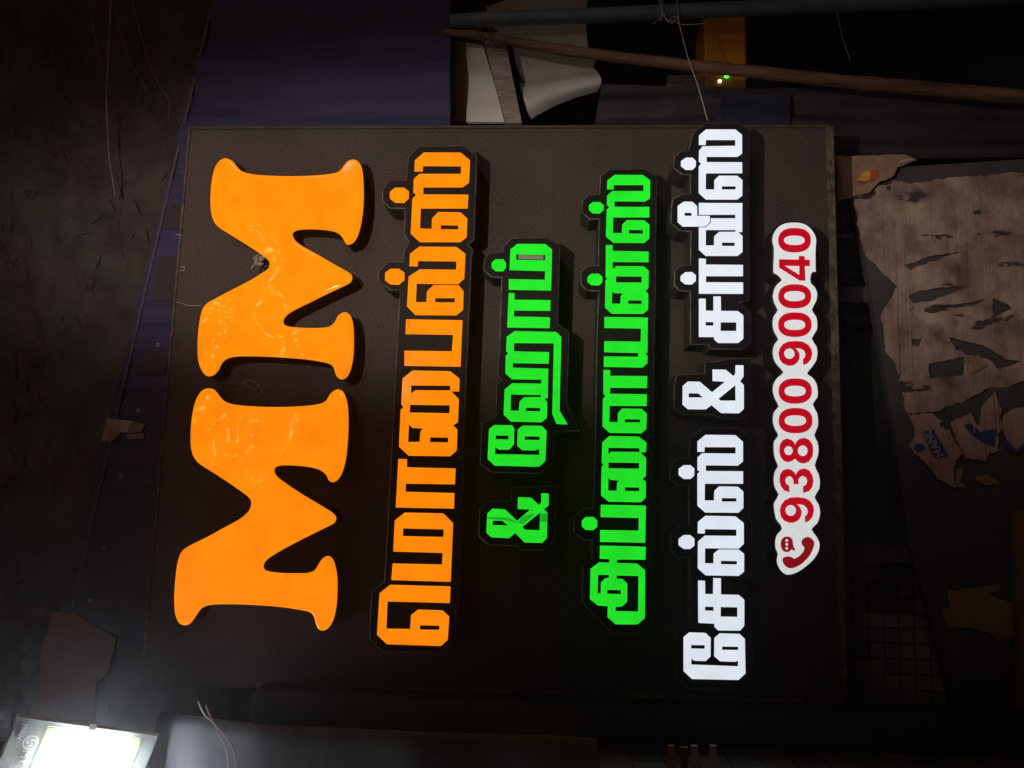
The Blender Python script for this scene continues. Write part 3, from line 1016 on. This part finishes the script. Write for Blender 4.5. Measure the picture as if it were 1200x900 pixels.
for ring, lab in ((M1, 'second orange letter M of the heading'), (M2, 'first orange letter M of the heading')):
    rg = smooth_ring(ring, 3)
    TM = 0.066
    ca = obj('channel_letter', prism([rg], 0.0005, TM - 0.0062, ((0, 0.0005),)), [M['letter_side'], M['letter_side']], sg, label=lab)
    prof = [(0.006 * (1 - math.cos(a)), 0.006 * (1 - math.sin(a))) for a in (0, 0.35, 0.7, 1.05, 1.35, 1.57)]
    obj('lit_face', prism([rg], TM - 0.0062, TM, prof, side_index=0, rim_index=0), [M['orange_wavy']], ca)


def text_plate(outline, glyphs, m, label, t=T):
    pl = obj('letter_plate', prism([outline], 0.0005, t, ((0, 0.0022), (0.0021, 0)), rim_index=2), [M['black'], M['plate_side'], M['plate_rim']], sg, label=label)
    for g in glyphs:
        mm = m
        if isinstance(g, tuple) and isinstance(g[0], str):
            mm, g = g
        obj('lit_letter', prism(g, t - 0.001, t + 0.0012), [M[mm], M['black']], pl)
    return pl


# --- orange line
line_orange = [
    [cA([(375, 105), (617, 105), (680, 157), (673, 305), (630, 336), (372, 336), (372, 381), (669, 383), (664, 475), (355, 475), (350, 606), (427, 608), (429, 540), (470, 497), (617, 500), (662, 540), (657, 665), (615, 697), (350, 697), (288, 640), (300, 410), (325, 385), (306, 370), (309, 280), (345, 246), (620, 246), (620, 197), (370, 195), (368, 231), (313, 231), (316, 157)]),
     cA([(487, 585), (603, 587), (603, 612), (487, 611)])],
    [cA([(185, 337), (245, 337), (277, 362), (276, 410), (245, 439), (185, 437), (151, 408), (151, 365)])],
    [cB([(345, -62), (590, -60), (649, -15), (642, 150), (600, 187), (328, 183), (323, 304), (392, 304), (396, 232), (440, 191), (605, 193), (637, 232), (634, 355), (590, 392), (320, 390), (264, 332), (275, 135), (348, 88), (589, 90), (590, 36), (337, 34), (335, 69), (280, 68), (284, -15)]),
     cB([(450, 278), (579, 278), (579, 306), (450, 305)])],
    [cB([(155, 84), (212, 84), (247, 110), (247, 160), (210, 190), (155, 188), (119, 160), (120, 110)])],
    [cB([(258, 417), (630, 423), (617, 730), (247, 724), (247, 624), (560, 628), (568, 520), (254, 515)])],
    [cC([(300, -33), (548, -28), (612, 22), (608, 106), (556, 105), (606, 155), (600, 308), (568, 330), (597, 358), (592, 495), (548, 533), (275, 529), (211, 470), (222, 225), (240, 210), (226, 190), (235, 20)]),
     cC([(292, 66), (550, 68), (548, 98), (320, 97), (291, 120)]), cC([(284, 193), (546, 197), (544, 249), (283, 244)]),
     cC([(277, 325), (303, 347), (370, 350), (352, 370), (348, 438), (272, 438)]), cC([(417, 408), (536, 410), (535, 441), (416, 439)])],
    [cC([(207, 550), (265, 552), (264, 605), (585, 613), (580, 718), (257, 713), (255, 766), (577, 775), (574, 878), (190, 870)])],
    [cD([(272, 3), (498, 8), (555, 65), (541, 409), (193, 399), (201, 301), (490, 308), (494, 240), (204, 232), (213, 50)]), cD([(262, 96), (500, 102), (498, 146), (261, 141)])],
    [cD([(187, 426), (540, 436), (536, 534), (171, 524), (164, 683), (304, 685), (308, 605), (350, 571), (493, 576), (532, 612), (524, 748), (483, 785), (167, 775), (109, 720), (124, 476)]), cD([(361, 664), (475, 666), (474, 690), (360, 689)])],
]
plate_orange = [(491, 170.5), (543.8, 170.3), (559.2, 182.2), (555.7, 280.9), (548.8, 286.6), (554.4, 292.4), (552.7, 303.5), (547.3, 431.5), (542.9, 532.4), (538.4, 537), (543.4, 541.3), (540.6, 598), (533.6, 753), (522, 766), (448, 764), (432, 748), (435, 693), (450, 682), (453.6, 620), (454.9, 596), (462.9, 443.5), (468.2, 340.9), (456.7, 340), (446, 332), (442.4, 324.9), (443.3, 317.8), (454.9, 306.2), (471.8, 306.2), (472.7, 300), (473, 292.4), (479.8, 285.3), (473.6, 275.6), (474.1, 244.4), (456.7, 244.4), (447.8, 235.6), (447.8, 221.3), (456.7, 211.2), (475.3, 210.7), (478.9, 182.2)]
text_plate(plate_orange, line_orange, 'orange', 'orange Tamil word on a black plate')

# --- first green line
cE, cF, cG = C(560, 270, 6), C(560, 400, 6), C(560, 530, 7.5)
line_green = [
    [cE([(278, 94), (475, 96), (522, 135), (515, 424), (217, 418), (217, 342), (470, 347), (473, 287), (222, 280), (229, 133)]), cE([(270, 170), (474, 173), (473, 210), (270, 207)])],
    [cE([(123, 203), (180, 203), (199, 230), (198, 262), (178, 289), (123, 288), (97, 260), (97, 228)])],
    [cE([(217, 440), (258, 442), (258, 487), (511, 490), (509, 566), (255, 564), (253, 605), (508, 611), (504, 688), (206, 683)])],
    [cF([(258, -72), (550, -66), (587, -32), (575, 488), (632, 585), (553, 582), (523, 512), (534, 15), (254, 13), (254, 70), (500, 76), (498, 158), (246, 154), (246, 185), (495, 192), (492, 402), (470, 402), (488, 430), (485, 540), (447, 570), (232, 565), (181, 515), (188, 338), (240, 295), (446, 297), (447, 270), (240, 267), (193, 225), (196, 103), (213, 85), (198, 68), (203, -32)]),
     cF([(232, 374), (443, 378), (443, 392), (325, 393), (292, 425), (288, 487), (230, 487)]), cF([(338, 467), (438, 469), (437, 492), (337, 490)])],
    [cF([(115, 588), (240, 590), (257, 615), (254, 725), (220, 763), (150, 762), (122, 745), (121, 793), (431, 798), (431, 757), (405, 768), (312, 766), (276, 735), (280, 620), (315, 592), (448, 594), (484, 630), (475, 840), (430, 882), (120, 875), (68, 828), (78, 618)]),
     cF([(127, 662), (215, 664), (214, 690), (126, 688)]), cF([(331, 668), (434, 670), (433, 694), (330, 692)])],
]
plate_green = [(600, 278.3), (641.7, 277.5), (656.7, 287.5), (653.7, 379.2), (667.5, 389.2), (664.7, 473.3), (680, 505), (650.8, 506.7), (647.5, 543.3), (632.7, 555.3), (575.3, 554), (562, 543.3), (564.2, 495.8), (580.8, 487.5), (581.7, 450), (587.5, 445), (582.5, 439), (585, 410), (587.5, 325.8), (575.8, 325), (566.3, 316.7), (567, 302.5), (574.2, 295.8), (588.3, 295), (590, 288.3)]
pg = text_plate(plate_green, line_green, 'green', 'upper green Tamil word on a black plate')
amp = [cG([(128, 495), (240, 502), (345, 602), (458, 505), (350, 498), (352, 395), (465, 398), (537, 462), (556, 440), (557, 360), (623, 362), (622, 470), (582, 500), (612, 535), (607, 755), (565, 797), (410, 793), (328, 710), (275, 756), (118, 748), (73, 705), (83, 538)]),
       cG([(132, 600), (215, 602), (262, 643), (131, 640)]), cG([(390, 657), (548, 530), (542, 685), (412, 680)])]
obj('slot_glow', prism([cE([(285, 172), (462, 175), (461, 205), (283, 202)])], T - 0.001, T + 0.0006), [M['slot'], M['black']], pg)
pl = text_plate([(598.7, 571), (652.7, 568.7), (650.7, 634), (638.7, 644.7), (610, 644.7), (605.3, 640), (572, 639.3), (560.7, 628.7), (561.3, 596.7), (574.7, 587.3), (598.7, 587)], [amp], 'green', 'green ampersand on a black plate')
for ring in ([(551, 535), (610, 540), (609, 612), (546, 606)], [(384, 572), (430, 552), (510, 535), (400, 632), (352, 620)], [(85, 570), (240, 572), (300, 590), (345, 615), (350, 622), (240, 598), (84, 585)]):
    obj('wrinkle_shade', prism([cG(ring)], T + 0.0012, T + 0.0018), [M['green_dim'], M['green_dim']], pl)  # darker green painted for the shadow of a wrinkle in the film

# --- second green line
cH, cI, cJ, cK, cL = C(670, 190, 7.5), C(670, 290, 7.5), C(670, 390, 7.5), C(670, 490, 7.5), C(670, 590, 5.625)
line_green2 = [
    [cH([(378, 111), (625, 112), (690, 160), (688, 318), (645, 348), (376, 346), (376, 392), (684, 393), (682, 487), (364, 487), (362, 622), (441, 624), (443, 550), (485, 509), (637, 511), (684, 550), (682, 672), (638, 712), (368, 710), (300, 655), (307, 415), (330, 400), (309, 380), (311, 295), (355, 254), (630, 254), (630, 203), (370, 203), (368, 241), (310, 240), (313, 160)]), cH([(504, 596), (624, 598), (624, 628), (503, 627)])],
    [cH([(185, 350), (247, 350), (281, 378), (281, 420), (247, 453), (185, 452), (150, 420), (150, 380)])],
    [cI([(300, -22), (360, -20), (360, 30), (677, 36), (675, 131), (360, 128), (360, 187), (370, 185), (390, 163), (632, 165), (677, 203), (675, 355), (650, 382), (674, 410), (672, 548), (628, 584), (352, 583), (292, 530), (296, 290), (312, 275), (298, 262)]),
     cI([(390, 255), (615, 257), (614, 308), (389, 307)]), cI([(356, 388), (374, 403), (450, 404), (430, 428), (426, 494), (352, 493)]), cI([(498, 466), (614, 467), (613, 496), (496, 495)])],
    [cI([(173, 230), (238, 230), (270, 260), (269, 308), (237, 335), (172, 333), (137, 302), (138, 262)])],
    [cJ([(287, -140), (669, -134), (666, 177), (645, 180), (668, 205), (665, 270), (620, 307), (281, 300), (283, 207), (582, 210), (585, 178), (284, 172), (286, 74), (605, 77), (608, -36), (287, -42)])],
    [cJ([(278, 325), (338, 327), (338, 378), (665, 380), (662, 487), (337, 483), (336, 535), (661, 540), (659, 645), (333, 642), (331, 784), (403, 785), (406, 705), (445, 665), (613, 667), (660, 710), (656, 845), (612, 884), (333, 880), (270, 822), (273, 585), (295, 553), (278, 540)]), cJ([(468, 760), (601, 762), (600, 787), (467, 786)])],
    [cK([(330, 157), (590, 162), (657, 215), (653, 300), (606, 301), (654, 352), (652, 510), (625, 535), (653, 562), (650, 700), (607, 740), (325, 735), (257, 680), (262, 430), (278, 408), (263, 390), (268, 213)]),
     cK([(323, 261), (595, 265), (594, 297), (345, 295), (323, 318)]), cK([(324, 390), (592, 394), (591, 444), (323, 441)]), cK([(323, 525), (345, 545), (415, 549), (398, 570), (393, 638), (321, 637)]), cK([(468, 608), (593, 610), (592, 641), (467, 640)])],
    [cL([(191, 8), (489, 14), (485, 259), (186, 254), (187, 175), (440, 179), (441, 97), (190, 90)])],
    [cL([(93, 88), (145, 89), (169, 112), (168, 152), (143, 177), (92, 175), (66, 150), (67, 112)])],
    [cL([(186, 277), (488, 285), (486, 371), (300, 370), (297, 392), (430, 396), (484, 440), (482, 755), (434, 798), (290, 797), (235, 750), (237, 678), (172, 673), (119, 630), (124, 430), (180, 388), (247, 390), (248, 368), (184, 363)]),
     cL([(174, 470), (245, 472), (244, 490), (222, 493), (192, 520), (190, 594), (170, 592)]), cL([(297, 475), (440, 479), (437, 712), (289, 710), (289, 682), (330, 680), (365, 650), (367, 530), (335, 497), (295, 495)]), cL([(235, 570), (323, 572), (322, 597), (234, 595)])],
]
plate_green2 = [(714, 198), (756.7, 196.7), (770, 207.3), (768.7, 308.7), (768.7, 343.3), (767, 408.7), (765.7, 607), (765.6, 729.6), (750, 742.9), (716.2, 742.5), (681.6, 705.6), (682.8, 662.9), (693.1, 655.8), (693.5, 633.6), (682.4, 632.7), (671.8, 623.8), (672.1, 606), (683, 596), (694.7, 594.7), (697.3, 503.3), (698.7, 410), (700, 370), (701.3, 341.3), (687.3, 340.7), (680, 332.7), (680, 318.7), (687.3, 311.3), (700.7, 310.7), (701.7, 256.7), (691.3, 257.3), (681.3, 248.7), (682, 235.3), (688.7, 228), (702, 226.7), (703.3, 206)]
text_plate(plate_green2, line_green2, 'green', 'lower, longer green Tamil word on a black plate')

# --- white line
cN, cO, cP, cQ, cR, cS, cT = C(780, 130, 7.5), C(780, 230, 7.5), C(780, 310, 7.5), C(780, 410, 7.5), C(780, 490, 7.5), C(780, 590, 7.5), C(780, 690, 7.5)
white_1 = [
    [cN([(355, 162), (613, 162), (672, 210), (673, 375), (630, 404), (361, 404), (361, 449), (672, 451), (674, 548), (354, 549), (353, 689), (427, 690), (428, 608), (470, 569), (630, 569), (676, 608), (674, 745), (630, 780), (355, 780), (290, 722), (291, 490), (312, 462), (292, 448), (293, 350), (325, 310), (612, 306), (612, 256), (355, 256), (352, 300), (292, 300), (293, 215)]), cN([(495, 663), (615, 663), (615, 690), (495, 690)])],
    [cN([(180, 410), (235, 410), (267, 440), (265, 490), (235, 519), (175, 519), (134, 487), (135, 440)])],
    [cO([(292, 58), (675, 60), (674, 315), (640, 315), (676, 350), (676, 490), (632, 525), (352, 525), (291, 470), (292, 273), (352, 273), (398, 230), (396, 193), (612, 193), (612, 163), (385, 163), (292, 163)]), cO([(354, 297), (614, 297), (612, 312), (470, 313), (427, 352), (425, 432), (353, 432)]), cO([(497, 407), (608, 408), (607, 437), (496, 436)])],
    [cO([(160, 47), (235, 48), (277, 85), (278, 171), (388, 171), (391, 226), (349, 267), (150, 267), (105, 228), (106, 85)]), cO([(168, 145), (228, 146), (228, 172), (167, 172)])],
    [cO([(292, 547), (354, 549), (354, 600), (680, 603), (680, 703), (355, 703), (355, 755), (681, 757), (681, 858), (292, 857)])],
    [cO([(175, 666), (235, 666), (267, 695), (265, 745), (232, 776), (172, 775), (130, 742), (132, 700)])],
    [cP([(292, 300), (352, 300), (354, 405), (420, 407), (420, 280), (485, 280), (487, 407), (635, 409), (684, 447), (683, 652), (638, 690), (462, 690), (427, 660), (426, 638), (292, 637)]), cP([(352, 505), (420, 506), (419, 537), (352, 537)]), cP([(484, 508), (621, 509), (621, 584), (483, 583)])],
]
plate_w1 = [(826.7, 143.3), (866.7, 143.3), (878.9, 152.7), (878, 250), (879, 336.7), (878.7, 351.3), (868, 354.7), (880, 364.7), (880.3, 400.7), (869.3, 410), (833.3, 409.3), (829.3, 404), (808.7, 404), (808.7, 342), (796, 340.7), (790, 335.3), (790, 318), (797.3, 310.7), (808.7, 310), (809.3, 272), (796, 270), (786, 262), (786, 246), (788, 233), (797.3, 228), (808.7, 226), (808.7, 204.7), (800, 204.7), (788.7, 196.7), (790, 183.3), (797.3, 176.7), (806.7, 175.3), (811.3, 156.7)]
text_plate(plate_w1, white_1, 'white', 'second white Tamil word on a black plate')
amp_w = [cQ([(195, 278), (300, 280), (408, 372), (522, 280), (412, 275), (412, 172), (528, 174), (595, 230), (612, 210), (614, 134), (685, 136), (685, 235), (655, 275), (688, 310), (688, 520), (645, 558), (488, 556), (403, 487), (352, 524), (195, 522), (148, 480), (150, 318)]),
         cQ([(204, 382), (285, 383), (328, 418), (203, 417)]), cQ([(465, 430), (613, 310), (614, 446), (485, 446)])]
text_plate([(825.3, 424), (838, 423.5), (853, 420), (880.7, 418.7), (880.7, 483.3), (868, 492), (846, 491), (833.3, 486), (801.3, 486.7), (789.3, 479.3), (790, 448.7), (793.3, 438.7), (825.3, 437.3)], [amp_w], 'white', 'white ampersand on a black plate')
white_2 = [
    [cR([(350, 146), (613, 149), (680, 208), (681, 380), (635, 418), (354, 415), (354, 464), (681, 467), (681, 577), (345, 577), (344, 723), (425, 724), (428, 640), (470, 599), (635, 602), (684, 645), (684, 790), (640, 832), (348, 830), (279, 770), (279, 490), (300, 470), (279, 455), (280, 345), (322, 308), (615, 311), (615, 256), (343, 255), (342, 297), (279, 297), (279, 205)]), cR([(494, 703), (622, 704), (621, 733), (494, 733)])],
    [cR([(160, 413), (218, 413), (253, 442), (252, 505), (220, 535), (160, 535), (114, 500), (114, 445)])],
    [cS([(350, 108), (613, 113), (687, 172), (688, 355), (642, 398), (347, 394), (346, 525), (420, 526), (422, 440), (468, 404), (643, 406), (691, 443), (690, 600), (643, 637), (352, 632), (282, 570), (284, 335), (345, 282), (622, 285), (622, 229), (345, 226), (345, 265), (282, 263), (284, 162)]), cS([(487, 504), (627, 507), (626, 536), (486, 533)])],
    [cS([(160, 277), (215, 277), (254, 310), (254, 370), (215, 401), (160, 400), (114, 368), (113, 312)])],
    [cT([(285, -73), (347, -71), (348, 45), (416, 47), (419, -95), (486, -92), (487, 50), (643, 53), (692, 97), (692, 325), (655, 368), (462, 366), (428, 335), (428, 307), (290, 300), (287, 280)]), cT([(348, 157), (421, 159), (420, 193), (347, 191)]), cT([(484, 160), (631, 163), (630, 247), (484, 244)])],
    [cT([(208, 383), (350, 387), (397, 432), (395, 595), (350, 636), (250, 632), (228, 612), (226, 665), (636, 681), (637, 630), (615, 642), (480, 638), (427, 592), (428, 432), (475, 391), (650, 396), (697, 440), (703, 745), (640, 802), (232, 793), (157, 722), (157, 425)]), cT([(225, 494), (344, 496), (343, 527), (224, 524)]), cT([(498, 507), (638, 510), (637, 538), (497, 536)])],
]
plate_w2 = [(824, 501.3), (865.3, 501.3), (879.3, 513.3), (880.3, 599.3), (876.7, 604), (882, 611.3), (881.6, 674), (869.3, 685.3), (882, 699.3), (883.3, 792.7), (868, 808), (806.7, 807.3), (790.7, 792.7), (790.7, 742.7), (807.3, 731.3), (807.3, 652.7), (796, 655.3), (785.3, 646), (786, 626), (796, 616.7), (806.7, 615.3), (806.7, 569.3), (794.7, 570), (784.7, 562), (785.3, 544.7), (793.3, 536.7), (806.7, 536), (808.7, 512.7)]
text_plate(plate_w2, white_2, 'white', 'first white Tamil word on a black plate')

# --- telephone number
S8 = 900 / 110
cU, cV, cW, cX, cY = (C(880, y, S8) for y in (250, 340, 430, 510, 590))
out = (cU([(420, 70), (500, 80), (570, 118), (620, 180), (645, 250), (640, 330), (638, 400), (639, 500), (638, 572), (630, 578), (602, 580), (590, 610), (592, 660), (630, 700), (652, 755)]) +
       cV([(655, 40), (645, 110), (605, 190), (640, 240), (655, 310), (650, 390), (605, 465), (645, 530), (657, 600), (645, 680), (600, 750), (563, 797)]) +
       cW([(600, 85), (645, 150), (660, 230), (655, 300), (615, 360), (650, 430), (663, 500), (660, 580), (628, 655), (655, 710)]) +
       cX([(668, 130), (660, 210), (632, 290), (665, 360), (680, 430), (675, 520), (632, 595), (665, 650), (682, 720), (678, 790)]) +
       cY([(650, 205), (605, 250), (640, 300), (672, 360), (678, 410), (665, 470), (620, 545), (540, 620), (450, 680), (370, 703), (320, 695), (270, 655), (235, 590), (228, 530), (238, 485), (220, 445), (212, 400), (215, 340), (235, 285), (275, 240), (255, 200), (220, 150)]) +
       cX([(198, 670), (215, 620), (243, 570), (215, 520), (200, 460), (200, 390), (215, 330), (238, 295), (215, 240), (200, 170), (198, 100)]) +
       cW([(205, 700), (240, 655), (215, 610), (195, 550), (190, 490), (205, 420), (243, 375), (215, 320), (195, 260), (190, 200), (205, 140), (245, 85), (287, 50)]) +
       cV([(245, 740), (205, 680), (190, 610), (195, 550), (215, 500), (240, 470), (210, 420), (190, 350), (190, 290), (205, 235), (235, 190), (205, 130), (190, 60)]) +
       cU([(190, 790), (205, 720), (240, 665), (272, 638), (235, 600), (196, 572), (200, 420), (200, 330), (187, 280), (190, 220), (215, 160), (260, 110), (330, 78)]))
out = smooth_ring(out, 2)
TP = 0.060
pp_ = obj('phone_plate', prism([out], 0.0005, TP, ((0, 0.003), (0.0015, 0.001), (0.004, 0))), [M['plate_white'], M['letter_side']], sg, label='white scalloped plate with the red telephone number')


def zero(cc, x0, x1, y0, y1, a0, a1, b0, b1):
    return [cc(ellipse((x0 + x1) / 2, (y0 + y1) / 2, (x1 - x0) / 2, (y1 - y0) / 2, 44, 2.35)), cc(ellipse((a0 + a1) / 2, (b0 + b1) / 2, (a1 - a0) / 2, (b1 - b0) / 2, 36, 2.35))]


digits = [
    zero(cU, 262, 575, 140, 375, 317, 517, 212, 304),
    [cU([(270, 440), (460, 443), (460, 408), (515, 410), (516, 443), (565, 446), (565, 506), (517, 505), (522, 645), (470, 645), (270, 520)]), cU([(322, 502), (465, 505), (465, 588), (460, 588)])],
    zero(cV, 263, 578, -57, 175, 318, 520, 8, 106), zero(cV, 262, 582, 213, 449, 318, 522, 283, 382),
    [cV([(265, 610), (275, 560), (310, 515), (360, 493), (430, 487), (500, 495), (550, 525), (582, 570), (588, 615), (575, 665), (545, 700), (502, 720), (500, 658), (520, 640), (523, 610), (510, 580), (480, 562), (425, 554), (450, 580), (468, 620), (463, 665), (440, 700), (405, 722), (360, 725), (310, 705), (278, 668)]), cV(ellipse(369, 609, 51, 50))],
    zero(cW, 266, 584, 110, 352, 322, 527, 180, 282), zero(cW, 267, 590, 393, 636, 323, 530, 464, 565),
    [cX([(272, 150), (278, 90), (305, 48), (345, 32), (390, 45), (415, 70), (424, 95), (435, 65), (465, 35), (515, 25), (560, 45), (590, 90), (598, 150), (590, 205), (560, 250), (510, 273), (465, 262), (437, 240), (424, 225), (405, 240), (360, 260), (315, 245), (285, 210)]), cX(ellipse(361, 148, 41, 43)), cX(ellipse(497, 149, 47, 51))],
    [cX([(273, 430), (280, 375), (310, 335), (355, 322), (395, 335), (420, 360), (430, 385), (440, 360), (465, 330), (515, 318), (560, 338), (590, 385), (600, 440), (590, 495), (560, 535), (502, 555), (500, 490), (530, 475), (541, 440), (530, 405), (500, 390), (470, 402), (455, 430), (460, 468), (410, 470), (408, 430), (390, 400), (365, 392), (340, 405), (328, 432), (340, 470), (368, 485), (370, 547), (320, 530), (288, 490)])],
    [cX([(277, 720), (290, 670), (325, 625), (380, 598), (450, 594), (520, 603), (570, 632), (600, 680), (605, 730), (590, 785), (560, 820), (520, 840), (517, 778), (540, 760), (547, 730), (535, 695), (500, 668), (440, 660), (470, 690), (488, 735), (480, 780), (455, 815), (415, 838), (370, 840), (320, 820), (288, 780)]), cX(ellipse(382, 722, 51, 52))],
]
for g in digits:
    obj('digit', prism(g, TP - 0.0005, TP + 0.0008), [M['red'], M['red']], pp_)
bubble = [cY(ellipse(346, 392, 60, 75, 30)[:2] + ellipse(346, 392, 60, 75, 30)[6:] if False else [(346 + 60 * math.cos(a), 392 + 75 * math.sin(a)) for a in [0.35 + 0.2 * i for i in range(28)] if not (0.45 < a < 0.8)] and
          [(346, 317), (375, 323), (395, 342), (403, 372), (404, 395), (412, 420), (427, 453), (385, 442), (372, 458), (346, 467), (318, 460), (297, 438), (287, 408), (287, 375), (297, 345), (318, 324)])]
obj('speech_bubble', prism([smooth_ring(bubble[0], 2)], TP - 0.0005, TP + 0.0008), [M['red_dim'], M['red_dim']], pp_)
for y in (355, 392, 430):
    obj('bubble_dot', prism([cY(ellipse(344, y, 13, 13, 14))], TP + 0.0008, TP + 0.0014), [M['plate_white'], M['plate_white']], pp_)
obj('handset', prism([smooth_ring(cY([(500, 340), (545, 320), (585, 340), (608, 375), (600, 420), (575, 480), (530, 540), (470, 590), (400, 620), (350, 615), (315, 580), (302, 540), (320, 515), (365, 508), (400, 520), (415, 530), (450, 515), (490, 480), (510, 445), (512, 420), (490, 395), (487, 365)]), 2)], TP - 0.0005, TP + 0.0008), [M['red_dim'], M['red_dim']], pp_)

# legs that carry the board
for y in (330, 640):
    c = P(600, y, -0.05)
    bm = bmesh.new()
    box_bm(bm, (c.x - 0.018, 0.126, 0.002), (c.x + 0.018, 0.156, 2.25))
    for zz in (1.15, 2.15):
        box_bm(bm, (c.x - 0.012, 0.031, zz), (c.x + 0.012, 0.1255, zz + 0.025))
    obj('support_leg', bm, M['post'], sg)
# debris caught in and under the big letters
lf = root('dry_leaf', 'scrap of dry broken leaf caught in the notch of the upper orange M', 'leaf', P(300, 305, 0.045))
for k, (x, y) in enumerate(((300, 305), (304, 309), (296, 312), (301, 300), (306, 303))):
    c = P(x, y, 0.045)
    bm = bmesh.new()
    a = random.uniform(0, 6.28)
    u, v = Vector((math.cos(a), -0.5, math.sin(a))) * random.uniform(0.006, 0.012), Vector((-math.sin(a), -0.4, math.cos(a))) * random.uniform(0.003, 0.006)
    bm.faces.new([bm.verts.new(c + q) for q in (-u, -v * 0.8, u * 1.1, v)])
    obj('leaf_piece', bm, M['plank'], lf)
bm = bmesh.new()
for pix in ([(246, 452), (262, 447), (278, 450), (292, 446), (305, 452)], [(286, 448), (296, 455), (304, 458)], [(284, 452), (288, 446), (299, 448), (310, 462)], [(268, 449), (272, 456), (284, 458)]):
    tube_bm(spline([P(x, y, 0.006) for x, y in pix], 5), 0.0006, 5, bm)
tag(obj('dry_stalk', bm, M['twig'], loc=P(285, 450, 0.006)), 'tangle of thin dry stalk stuck between the two orange letters', 'stalk')
# frayed wire bits at the top edge of the board
for pix in ([(206, 274.5), (213, 276)], [(206, 354), (212, 355), (222, 358), (236, 358)], [(212, 312), (216, 313), (215, 317), (211, 316)]):
    obj('wire_bit', tube_bm(spline([P(x, y, 0.004) for x, y in pix], 5), 0.0007, 5), M['twine'], sg)

# festoon of tiny bulbs across the street, mirrored in the big glossy letters
fl_ = P(-310, 154)
fl_.y = -3.2
fs = root('festoon_lights', 'festoon of tiny warm bulbs strung across the street opposite the sign', 'lights', fl_)
fo = fs.location.copy()
bw, bb = bmesh.new(), bmesh.new()
for k in range(6):
    line = []
    for i in range(23):
        t = i / 22
        line.append(fo + Vector(((t - 0.5) * 1.7, 0.25 * math.sin(k * 1.3), -0.13 * k + 0.30 + 0.34 * (2 * t - 1) ** 2 + 0.05 * math.sin(k * 2.1 + 5 * t))))
    tube_bm(line, 0.0015, 4, bw)
    for p in line:
        bmesh.ops.create_icosphere(bb, subdivisions=1, radius=0.0055, matrix=Matrix.Translation(p - Vector((0, 0, 0.008))))
obj('wire', bw, M['post'], fs)
o = obj('bulbs', bb, M['bulb'], fs)
o['kind'] = 'stuff'

# glare haze round the whole place, added to imitate the floodlight's lens glare
hz = bpy.data.materials.new('glare haze')
hz.use_nodes = True
hz.node_tree.nodes.clear()
_o = hz.node_tree.nodes.new('ShaderNodeOutputMaterial')
_v = hz.node_tree.nodes.new('ShaderNodeVolumePrincipled')
_v.inputs['Color'].default_value = (0.90, 0.92, 1.0, 1)
_v.inputs['Density'].default_value = 0.0145
_v.inputs['Anisotropy'].default_value = 0.90
hz.node_tree.links.new(_v.outputs[0], _o.inputs['Volume'])
bm = bmesh.new()
box_bm(bm, (-31, -31, -1.0), (31, 31, 6.5))
tag(obj('haze', bm, hz), None, None, kind='stuff')
